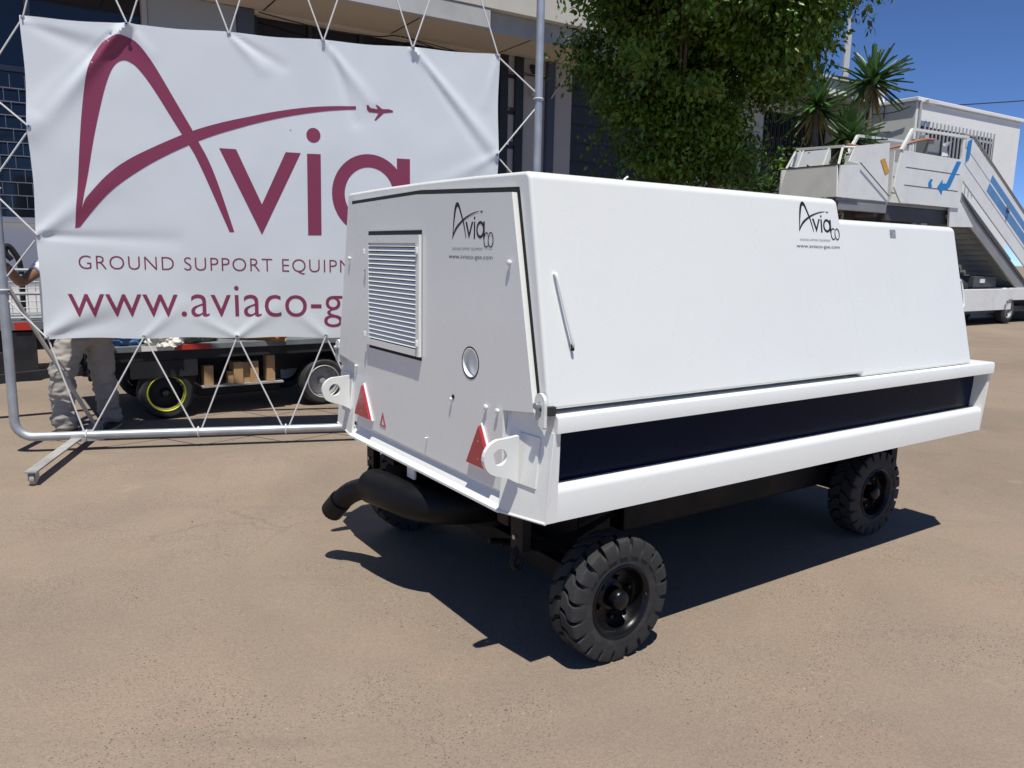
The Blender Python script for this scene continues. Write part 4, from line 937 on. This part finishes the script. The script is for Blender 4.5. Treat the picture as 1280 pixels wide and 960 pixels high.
Vv = [bmap(S0 + (S1 - S0) * i / ns_, T0 + (T1 - T0) * j / nt_) for j in range(nt_ + 1) for i in range(ns_ + 1)]
Ff = [(j * (ns_ + 1) + i, j * (ns_ + 1) + i + 1, (j + 1) * (ns_ + 1) + i + 1, (j + 1) * (ns_ + 1) + i) for j in range(nt_) for i in range(ns_)]
me = bpy.data.meshes.new('cloth'); me.from_pydata(Vv, [], Ff)
cloth = finish('cloth', me, 'vinyl', ban, smooth=True, fixn=False)
for nm, vv, ff, ly in logo_pieces():
    print_mesh('printed_' + nm, vv, ff, lambda a, b: bmap(a, b, .0018 + .0004 * ly), 'crimson_print', ban, step=.02)
def islands(vv, ff):
    par = list(range(len(vv)))
    def find(a):
        while par[a] != a: par[a] = par[par[a]]; a = par[a]
        return a
    for q in ff:
        for a in q[1:]: par[find(a)] = find(q[0])
    groups = {}
    for q in ff: groups.setdefault(find(q[0]), []).append(q)
    for g in groups.values():
        ids = sorted({a for q in g for a in q}); mp = {a: i for i, a in enumerate(ids)}
        yield [vv[a] for a in ids], [tuple(mp[a] for a in q) for q in g]
for (vv, ff) in (CAPS, URL):
    for iv, jf in islands(vv, ff):
        print_mesh('printed_letter', iv, jf, lambda a, b: bmap(a, b, .0018), 'crimson_print', ban, step=.04)
print_mesh('print_speck', *plate2d(circ(-.205, 2.51, .004, 8)), lambda a, b: bmap(a, b, .0022), 'decal_black', ban)
for (s, t) in GROM:
    mb = MB(); p = Vector(bmap(s, t, .002)); mb.lathe([(.006, 0), (.006, -.003), (.014, -.003), (.015, 0)], p, (0, 1, 0), 14); g = mb.build('grommet', 'steel', ban, smooth=True)
    mb = MB(); mb.lathe([(.0, -.0005), (.0075, -.0005), (.0075, 0)], p, (0, 1, 0), 10); mb.build('eyelet', 'gasket', g)
# ------------------------------------------------------------------ banner frame
TL, TR, TB, TT = -2.30, 1.80, .12, 4.12
frm = thing('display_stand', 'grey steel tube frame on castered feet that holds the banner', 'frame', NO, ROTN)
def nx(s): return s + .3
rt = .034; rc = .13
def corner_pts(cs, ct, a0, a1): return [(nx(cs + rc * math.cos(R(a))), 0, ct + rc * math.sin(R(a))) for a in np.linspace(a0, a1, 8)]
path = corner_pts(TL + rc, TT - rc, 90, 180) + corner_pts(TL + rc, TB + rc, 180, 270) + corner_pts(TR - rc, TB + rc, 270, 360) + corner_pts(TR - rc, TT - rc, 0, 90)
mb = MB(); mb.tube(path + [path[0]], rt, 16, cap=False); mb.build('tube_frame', 'galvanised', frm, smooth=True)
mb = MB(); mb.tube([(nx(TR) - .002, -.012, 1.0), (nx(TR) - .002, -.012, 2.4)], .012, 8); mb.build('lacing_rod', 'galvanised', frm, smooth=True)
for sf in (-1.86, 1.38):
    mb = MB(); mb.bar((nx(sf) - .03, -.98, .098), (nx(sf), .62, .098), .075, .014); ft = mb.build('foot_bar', 'grey_metal', frm, bevel=.002)
    for (yy, xx) in ((-.93, -.03), (.57, 0.0)):
        mb = MB(); mb.lathe([(.0, -.016), (.012, -.016), (.042, -.015), (.046, -.009), (.046, .009), (.042, .015), (.012, .016), (0, .016)], (nx(sf) + xx, yy, .046), (1, 0, .0), 22); mb.build('caster_wheel', 'grey_metal', ft, smooth=True)
        mb = MB(); mb.box(nx(sf) + xx - .026, nx(sf) + xx - .018, yy - .030, yy + .030, .035, .092); mb.box(nx(sf) + xx + .018, nx(sf) + xx + .026, yy - .030, yy + .030, .035, .092); mb.build('caster_fork', 'grey_metal', ft)
    mb = MB(); mb.bar((nx(sf) + (-.44 if sf < 0 else .42), .0, 1.34), (nx(sf) + .02, .40, .108), .045, .018); mb.build('brace', 'grey_metal', frm)
    mb = MB(); mb.bar((nx(sf) - .05, .0, .10), (nx(sf) + .18, .02, .105), .08, .05); mb.build('clamp_plate', 'grey_metal', frm)
# ------------------------------------------------------------------ lacing cords (one per side of the banner)
def cord(pts, label):
    mb = MB(); mb.tube([(nx(a), y_, b) for (a, y_, b) in pts], .0062, 6)
    o = mb.build('lacing_cord', 'rope', None, smooth=True); o.location = NO; o.rotation_euler = (0, 0, ROTN)
    return tag(o, label, 'cord', 'cords lacing the banner to its frame')
def zig(gs, ends, fr, axis):
    pts = []
    for i, g in enumerate(gs):
        a, b = ends[i]
        for e, sgn in ((a, 1), (b, -1)):
            pass
    return pts
def wraps(frame_pt, axis):
    """cord going round the tube once"""
    s, t = frame_pt; r_ = rt + .006
    return [(s + (r_ * math.cos(R(a)) if axis == 'v' else 0), -r_ * math.sin(R(a)), t + (r_ * math.cos(R(a)) if axis == 'h' else 0)) for a in (180, 130, 90, 50, 0, -50, -90, -130, -180)]
def lace(seq, axis, sgn, label):
    """seq alternates grommets and frame points"""
    pts = []
    for i, (kind, s, t) in enumerate(seq):
        if kind == 'g': pts += [(s, -.012, t), (s, .012, t)]
        else:
            w_ = wraps((s, t), axis)
            if sgn < 0: w_ = [(2 * s - a, y_, b) if axis == 'v' else (a, y_, 2 * t - b) for (a, y_, b) in w_]
            pts += w_
    return cord(pts, label)
bot = [('g', -2.03, .892), ('f', -1.80, TB)]
for g, f_ in ((-1.345, -.98), (-.655, -.30), (.037, .39), (.74, 1.08), (1.447, 1.6)): bot += [('g', g, .892), ('f', f_, TB)]
lace(bot, 'h', 1, 'white cord zigzagging below the banner to the bottom tube')
top = [('g', -2.03, 3.185), ('f', -1.74, TT)]
for g, f_ in ((-1.334, -.98), (-.634, -.30), (.058, .41), (.752, 1.10)): top += [('g', g, 3.185), ('f', f_, TT)]
lace(top + [('g', 1.447, 3.185)], 'h', -1, 'white cord zigzagging above the banner up to the top tube')
lace([('g', -2.03, 3.185), ('f', TL, 2.70), ('g', -2.035, 2.43), ('f', TL, 1.99), ('g', -2.035, 1.655), ('f', TL, 1.25), ('g', -2.03, .892)], 'v', 1, 'white cord lacing the left edge of the banner to the left pole')
lace([('g', 1.447, 3.185), ('f', TR, 2.87), ('g', 1.45, 2.40), ('f', TR, 2.0), ('g', 1.45, 1.64), ('f', TR, 1.2), ('g', 1.447, .892)], 'v', -1, 'white cord lacing the right edge of the banner to the right pole')

# ------------------------------------------------------------------ person behind the banner
PB = Vector((-3.62, 6.56, 0))
per = thing('person', 'person in grey cargo trousers and white shirt behind the banner, hand on the left pole', 'person', PB, 0)
def skin_mesh(name, verts, edges, radii, material, parent, sub=2, root=0, bumpy=0.0):
    me = bpy.data.meshes.new(name); me.from_pydata([Vector(p) - PB for p in verts], edges, [])
    o = bpy.data.objects.new(name, me); COL.objects.link(o)
    sk = o.modifiers.new('skin', 'SKIN'); sk.use_smooth_shade = True
    for i, r in enumerate(radii):
        d = me.skin_vertices[0].data[i]; d.radius = r if isinstance(r, tuple) else (r, r); d.use_root = (i == root)
    ss = o.modifiers.new('sub', 'SUBSURF'); ss.levels = sub; ss.render_levels = sub
    dg = bpy.context.evaluated_depsgraph_get(); e = o.evaluated_get(dg); me2 = bpy.data.meshes.new_from_object(e, depsgraph=dg)
    bpy.data.objects.remove(o)
    if bumpy:
        nv = [v.normal.copy() for v in me2.vertices]
        for v, n_ in zip(me2.vertices, nv):
            k = noise.noise(Vector((v.co.x * 7, v.co.y * 7, v.co.z * 15))) + .6 * noise.noise(Vector((v.co.x * 16 + 3, v.co.y * 16, v.co.z * 34)))
            v.co += n_ * bumpy * k
    return finish(name, me2, material, parent, smooth=True, fixn=False)
hipc = Vector((-3.60, 6.58, .95))
fl, fr_ = Vector((-3.70, 6.36, 0)), Vector((-3.53, 6.80, 0))       # feet
kl, kr = Vector((-3.70, 6.36, .50)), Vector((-3.545, 6.70, .50))
sh_c = Vector((-3.63, 6.52, 1.45)); shl = Vector((-3.82, 6.46, 1.43)); shr = Vector((-3.44, 6.58, 1.43))
elb = Vector((-3.865, 6.17, 1.285)); wri = Vector((-3.855, 5.975, 1.44)); 
elr = Vector((-3.36, 6.50, 1.15)); wrr = Vector((-3.40, 6.28, 1.02))
body_v = [hipc, Vector((-3.61, 6.56, 1.2)), sh_c, Vector((-3.635, 6.49, 1.54)), Vector((-3.64, 6.47, 1.62)), Vector((-3.645, 6.455, 1.70)), shl, elb, wri, shr, elr, wrr,
          Vector((-3.66, 6.50, .86)), kl, fl + Vector((0, 0, .09)), Vector((-3.545, 6.64, .86)), kr, fr_ + Vector((0, 0, .09))]
body_e = [(0, 1), (1, 2), (2, 3), (3, 4), (4, 5), (2, 6), (6, 7), (7, 8), (2, 9), (9, 10), (10, 11), (0, 12), (12, 13), (13, 14), (0, 15), (15, 16), (16, 17)]
body_r = [(.14, .11), (.135, .11), (.14, .10), .055, (.085, .095), (.075, .09), .055, .043, .03, .055, .043, .03, .08, .055, .042, .08, .055, .042]
body = skin_mesh('body', body_v, body_e, body_r, 'skin', per)
# hands: palm and five fingers each
def hand(wr_, dirv, curl_axis, name):
    dv = dirv.normalized(); side = dv.cross(curl_axis).normalized(); ca = side.cross(dv).normalized()
    verts = [wr_, wr_ + dv * .045, wr_ + dv * .085]; edges = [(0, 1), (1, 2)]; rad = [.026, (.036, .018), (.038, .015)]
    o = skin_mesh(name, verts, edges, rad, 'skin', body, sub=2)
    for i, (off, ln) in enumerate(((-.03, .072), (-.011, .082), (.010, .077), (.029, .060))):
        b = wr_ + dv * .080 + side * off; L = ln; d1 = (dv * .8 + ca * .6).normalized(); d2 = (dv * -.2 + ca * 1.0).normalized(); d3 = (dv * -.9 + ca * .35).normalized()
        p = [b, b + d1 * L * .45, b + d1 * L * .45 + d2 * L * .38, b + d1 * L * .45 + d2 * L * .38 + d3 * L * .3]
        skin_mesh('finger', p, [(0, 1), (1, 2), (2, 3)], [.0095, .009, .0085, .007], 'skin', body, sub=1)
    b = wr_ + dv * .03 - side * .03; p = [b, b - side * .022 + dv * .03, b - side * .012 + dv * .055 + ca * .02]
    skin_mesh('thumb', p, [(0, 1), (1, 2)], [.012, .0105, .008], 'skin', body, sub=1)
pole_c = Un * TL + Vn * 6.61
hd = Vector((pole_c.x, pole_c.y, 1.50)) - wri
hand(wri, Vector((.0, -.85, .45)), Vector((.9, 0, .1)), 'hand')
hand(wrr, Vector((-.1, -.8, -.4)), Vector((-.7, 0, -.5)), 'hand')
# face and hair
hc = Vector((-3.645, 6.455, 1.655))
def sph(name, c, r, material, sc=(1, 1, 1), parent=per):
    mb = MB(); mb.lathe([(r * math.sin(R(a)), -r * math.cos(R(a))) for a in range(0, 181, 18)], (0, 0, 0), (0, 0, 1), 16)
    for v in mb.v: v.x *= sc[0]; v.y *= sc[1]; v.z *= sc[2]
    mb.v = [v + c - PB for v in mb.v]; return mb.build(name, material, parent, smooth=True)
for sx in (-1, 1):
    sph('eye', hc + Vector((sx * .031, -.086, .015)), .011, 'eye', parent=body); sph('ear', hc + Vector((sx * .082, 0, -.0)), .03, 'skin', (.35, .6, 1), parent=body)
sph('nose', hc + Vector((0, -.098, -.015)), .018, 'skin', (.7, .9, 1.3), parent=body); sph('mouth', hc + Vector((0, -.088, -.055)), .022, 'lip', (1.1, .4, .3), parent=body)
sph('hair', hc + Vector((0, .014, .035)), .095, 'hair', (.94, 1.02, .95), parent=per)
skin_mesh('trousers', [hipc + Vector((0, 0, .06)), hipc + Vector((0, 0, -.02)), Vector((-3.675, 6.48, .80)), kl + Vector((0, -.01, .03)), kl + Vector((.0, -.01, -.24)), fl + Vector((0, -.01, .05)), Vector((-3.545, 6.66, .80)), kr + Vector((0, -.01, .03)), kr + Vector((0, .04, -.24)), fr_ + Vector((0, -.01, .05))],
          [(0, 1), (1, 2), (2, 3), (3, 4), (4, 5), (1, 6), (6, 7), (7, 8), (8, 9)], [(.165, .13), (.175, .14), .125, .105, .095, .10, .125, .105, .095, .10], 'trousers', per, sub=4, bumpy=.022)
skin_mesh('shirt', [hipc + Vector((0, 0, .02)), Vector((-3.61, 6.56, 1.2)), sh_c, shl, shl.lerp(elb, .55), shr, shr.lerp(elr, .6)],
          [(0, 1), (1, 2), (2, 3), (3, 4), (2, 5), (5, 6)], [(.185, .15), (.17, .14), (.155, .12), .075, .068, .075, .068], 'shirt', per, sub=3, bumpy=.006)
for (f0, dx, dy) in ((fl, -.10, -.13), (fr_, .02, -.16)):
    mb = MB(); d = Vector((dx, dy, 0)).normalized(); s_ = Vector((-d.y, d.x, 0)); c0 = f0 - PB
    rows = [(-.09, .032, .07), (-.05, .038, .095), (.02, .042, .085), (.09, .048, .06), (.15, .044, .048), (.185, .02, .035)]
    for (a, w_, h_) in rows:
        for k in range(7):
            ang = R(180 * k / 6); mb.v.append(c0 + d * a + s_ * (w_ * math.cos(ang)) + Vector((0, 0, .018 + (h_ - .018) * math.sin(ang))))
    for i in range(len(rows) - 1):
        for k in range(6): mb.f.append((i * 7 + k, i * 7 + k + 1, i * 7 + k + 8, i * 7 + k + 7))
    mb.f.append(tuple(range(7))); mb.f.append(tuple(reversed(range(35, 42))))
    shoe = mb.build('shoe', 'shoe_dark', per, smooth=True)
    mb = MB(); L_ = [(a, w_ + .004) for (a, w_, h_) in rows]; loop = [c0 + d * a + s_ * w_ for a, w_ in L_] + [c0 + d * a - s_ * w_ for a, w_ in reversed(L_)]
    mb.prism(list(range(12)), lambda *a: None, lambda *a: None) if False else None
    b = len(mb.v); mb.v += [p + Vector((0, 0, .001)) for p in loop] + [p + Vector((0, 0, .02)) for p in loop]; mb.f += [tuple(range(12)), tuple(reversed(range(12, 24)))] + [(i, (i + 1) % 12, 12 + (i + 1) % 12, 12 + i) for i in range(12)]
    mb.build('sole', 'sole', shoe)

# ------------------------------------------------------------------ loaded flatbed trailer behind the banner
HO = (-2.2, -8.4, 0)
trl = thing('flatbed_trailer', 'dark low flatbed trailer with yellow-rimmed wheel, seen under the banner', 'trailer', Ug * 2.2 + Vg * 8.4, ROTG)
def tp(name, material, fn, bevel=0.0, smooth=False, parent=None):
    mb = MB(HO); fn(mb); return mb.build(name, material, parent or trl, bevel=bevel, smooth=smooth)
tp('deck', 'trailer_deck', lambda mb: mb.box(.75, 3.6, 7.68, 9.1, .645, .70), bevel=.006)
tp('side_beam', 'trailer_dark', lambda mb: (mb.box(.75, 3.6, 7.7, 7.76, .56, .642), mb.box(.75, 3.6, 9.02, 9.08, .56, .642)))
tp('chassis', 'trailer_dark', lambda mb: (mb.box(.8, 3.5, 8.0, 8.1, .36, .56), mb.box(.8, 3.5, 8.7, 8.8, .36, .56), mb.box(.9, 1.1, 7.8, 9.0, .38, .55), mb.box(3.1, 3.3, 7.8, 9.0, .38, .55)))
tp('tool_shelf', 'grey_metal', lambda mb: mb.box(1.72, 2.5, 7.72, 8.05, .268, .285))
for uu in (1.74, 2.46): tp('shelf_hanger', 'trailer_dark', lambda mb: mb.box(uu, uu + .03, 7.9, 7.93, .285, .56))
tp('equipment_case', 'trailer_dark', lambda mb: mb.box(1.75, 2.6, 8.1, 8.6, .12, .5), bevel=.02)
tp('mudguard', 'trailer_dark', lambda mb: mb.box(1.1, 1.68, 7.7, 7.72, .40, .555))
for (uu, mm) in ((1.40, 'rim_yellow'), (2.92, 'rim_grey')):
    for (v0, s_) in ((7.71, 1), (9.05, -1)):
        wl = tp('wheel', 'rubber', lambda mb: mb.lathe([(.15, .01), (.17, 0), (.215, 0), (.24, .03), (.245, .09), (.24, .15), (.215, .18), (.17, .18)], (uu, v0, .245), (0, s_, 0), 30), smooth=True)
        tp('rim', mm, lambda mb: mb.lathe([(.172, 0), (.166, -.004), (.158, .004), (.150, .03)], (uu, v0, .245), (0, s_, 0), 30), smooth=True, parent=wl)
        tp('hub', 'trailer_dark' if mm == 'rim_yellow' else 'rim_grey', lambda mb: mb.lathe([(0, .03), (.03, .035), (.05, .085), (.12, .095), (.148, .10), (.150, .031)], (uu, v0, .245), (0, s_, 0), 20), smooth=True, parent=wl)
tp('marker_board', 'marker_red', lambda mb: mb.box(1.48, 1.80, 7.672, 7.679, .652, .70)); tp('marker_board', 'marker_white', lambda mb: mb.box(1.20, 1.478, 7.672, 7.679, .652, .70))
tp('drawbar', 'trailer_dark', lambda mb: mb.bar((.8, 8.4, .42), (-.4, 8.4, .34), .08, .08))
# loose things under and on the trailer
def gthing(name, label, cat, material, u0, v0, z0, fn, bevel=0, smooth=False):
    mb = MB(); fn(mb); o = mb.build(name, material, None, bevel=bevel, smooth=smooth); o.location = Ug * u0 + Vg * v0 + Vector((0, 0, z0)); o.rotation_euler = (0, 0, ROTG); return tag(o, label, cat)
gthing('cardboard_box', 'narrow upright tan box at the left end of the trailer shelf', 'box', 'cardboard', 1.745, 7.74, .287, lambda mb: mb.box(0, .085, 0, .12, 0, .19), bevel=.004)
gthing('cardboard_box', 'wide tan carton with a dark slot on the trailer shelf', 'box', 'cardboard', 2.02, 7.74, .287, lambda mb: (mb.box(0, .09, 0, .18, 0, .21), mb.box(.091, .20, .03, .18, 0, .20), mb.box(.16, .24, 0, .17, 0, .21), mb.box(-.05, -.001, 0.02, .1, 0, .12)), bevel=.003)
gthing('cardboard_box', 'tall narrow tan box at the right end of the trailer shelf', 'box', 'cardboard', 2.34, 7.745, .287, lambda mb: mb.box(0, .085, 0, .12, 0, .26), bevel=.004)
gthing('wooden_block', 'small tan wooden block hanging under the right end of the trailer', 'block', 'cardboard', 3.05, 7.5, .52, lambda mb: mb.add([(0, 0, .06), (.16, 0, .06), (.10, 0, -.02), (0, .1, .06), (.16, .1, .06), (.10, .1, -.02)], [(0, 2, 1), (3, 4, 5), (0, 1, 4, 3), (1, 2, 5, 4), (2, 0, 3, 5)]))
def lump(name, label, material, u0, v0, rx, ry, rz, seed):
    bm = bmesh.new(); bmesh.ops.create_icosphere(bm, subdivisions=4, radius=1)
    for v in bm.verts:
        n_ = v.co.normalized(); k = 1 + .35 * noise.noise(n_ * 1.7 + Vector((seed, 0, 0))) + .16 * abs(noise.noise(n_ * 4.5 + Vector((0, seed, 0)))) * 2
        v.co = Vector((n_.x * rx * k, n_.y * ry * k, max(-.4, n_.z) * rz * k))
    me = bpy.data.meshes.new(name); bm.to_mesh(me); bm.free()
    o = finish(name, me, material, None, smooth=False, fixn=False); o.location = Ug * u0 + Vg * v0 + Vector((0, 0, .70 + .4 * rz)); o.rotation_euler = (0, 0, ROTG + seed)
    return tag(o, label, 'tarpaulin')
lump('crumpled_sheet', 'crumpled off-white sheet lying on the trailer deck', 'tarp_white', 1.45, 7.86, .24, .16, .12, 1.3)
lump('crumpled_sheet', 'crumpled olive tarpaulin lying beside the off-white sheet', 'tarp_olive', 1.72, 7.95, .22, .18, .11, 4.1)
lump('crumpled_sheet', 'crumpled orange-brown tarpaulin lying on the middle of the trailer', 'tarp_orange', 2.25, 8.0, .35, .2, .10, 2.2)
lump('crumpled_sheet', 'crumpled blue sheet at the left end of the trailer deck', 'tarp_blue', 1.05, 7.9, .2, .16, .13, 3.6)
# shoe of someone behind the banner

# ------------------------------------------------------------------ mesh-sided cart at the far left
MO = (-.2, -10.9, 0)
cg = thing('mesh_cart', 'dark baggage cart with grey mesh side and red-white marker stripe, left of the banner', 'cart', Ug * .2 + Vg * 10.9, ROTG)
def mp_(name, material, fn, bevel=0.0, smooth=False, parent=None):
    mb = MB(MO); fn(mb); return mb.build(name, material, parent or cg, bevel=bevel, smooth=smooth)
mp_('deck', 'trailer_deck', lambda mb: mb.box(-2.0, 1.9, 10.63, 12.0, .60, .70), bevel=.006)
for k in range(12):
    uu = -1.9 + k * .32; mp_('marker_stripe', 'marker_red' if k % 2 else 'marker_white', lambda mb: mb.box(uu, uu + .16, 10.618, 10.628, .605, .695))
mp_('chassis', 'trailer_dark', lambda mb: (mb.box(-1.9, 1.8, 10.7, 11.9, .36, .58), mb.box(.3, .55, 10.64, 10.7, .05, .58)))
mp_('battery_box', 'trailer_dark', lambda mb: mb.box(-.9, .28, 10.66, 11.2, .1, .355), bevel=.02)
for uu in (-1.4, 1.2):
    for (v0, s_) in ((10.66, 1), (11.98, -1)):
        wl = mp_('wheel', 'rubber', lambda mb: mb.lathe([(.12, .01), (.2, 0), (.23, .03), (.235, .08), (.23, .13), (.2, .16), (.12, .15)], (uu, v0, .235), (0, s_, 0), 26), smooth=True)
        mp_('rim', 'rim_grey', lambda mb: mb.lathe([(0, .03), (.06, .03), (.1, .05), (.125, .005), (.13, 0)], (uu, v0, .235), (0, s_, 0), 22), smooth=True, parent=wl)
for uu in (-1.95, -.65, .62, 1.85): mp_('post', 'galvanised', lambda mb: mb.box(uu, uu + .04, 10.66, 10.70, .70, 1.32))
for z in (.74, 1.02, 1.29): mp_('side_rail', 'galvanised', lambda mb: mb.tube([(-1.95, 10.68, z), (1.88, 10.68, z)], .018, 8), smooth=True)
for k in range(48): mp_('mesh_wire', 'bar_grey', lambda mb: mb.tube([(-1.9 + k * .08, 10.675, .72), (-1.9 + k * .08, 10.675, 1.29)], .005, 4))
for k in range(7): mp_('mesh_wire', 'bar_grey', lambda mb: mb.tube([(-1.93, 10.672, .78 + k * .075), (1.87, 10.672, .78 + k * .075)], .005, 4))
mp_('steering_lever', 'gasket', lambda mb: mb.tube(catmull([(.45, 10.9, .7), (.46, 10.85, 1.3), (.40, 10.85, 1.5), (.34, 10.85, 1.56), (.32, 10.85, 1.48), (.38, 10.85, 1.40)], 5), .03, 8), smooth=True)

# ------------------------------------------------------------------ loose grit on the apron
gv = []; gf = []
for k in range(1500):
    r_ = 1.0 + 9.5 * rng.random() ** 1.6; a = rng.uniform(-.62, .62); x, y = r_ * math.sin(a), 1.0 + r_ * math.cos(a) * .95
    if noise.noise(Vector((x * .8, y * .8, 7))) < -.05 and rng.random() < .8: continue
    s = float(np.clip(rng.lognormal(-5.85, .42), .0012, .008)); b = len(gv)
    q = rng.uniform(.6, 1.3, 6) * s
    gv += [(x + q[0], y, .1 * s), (x, y + q[1], .1 * s), (x - q[2], y, .1 * s), (x, y - q[3], .1 * s), (x + .2 * s, y, q[4] * .75), (x, y, -.3 * s)]
    for i in range(4): gf += [(b + i, b + (i + 1) % 4, b + 4), (b + (i + 1) % 4, b + i, b + 5)]
grit = fast_mesh('loose_grit', gv, gf, 'pebble'); tag(grit, 'loose grit and small stones scattered over the apron', 'grit', kind='stuff')
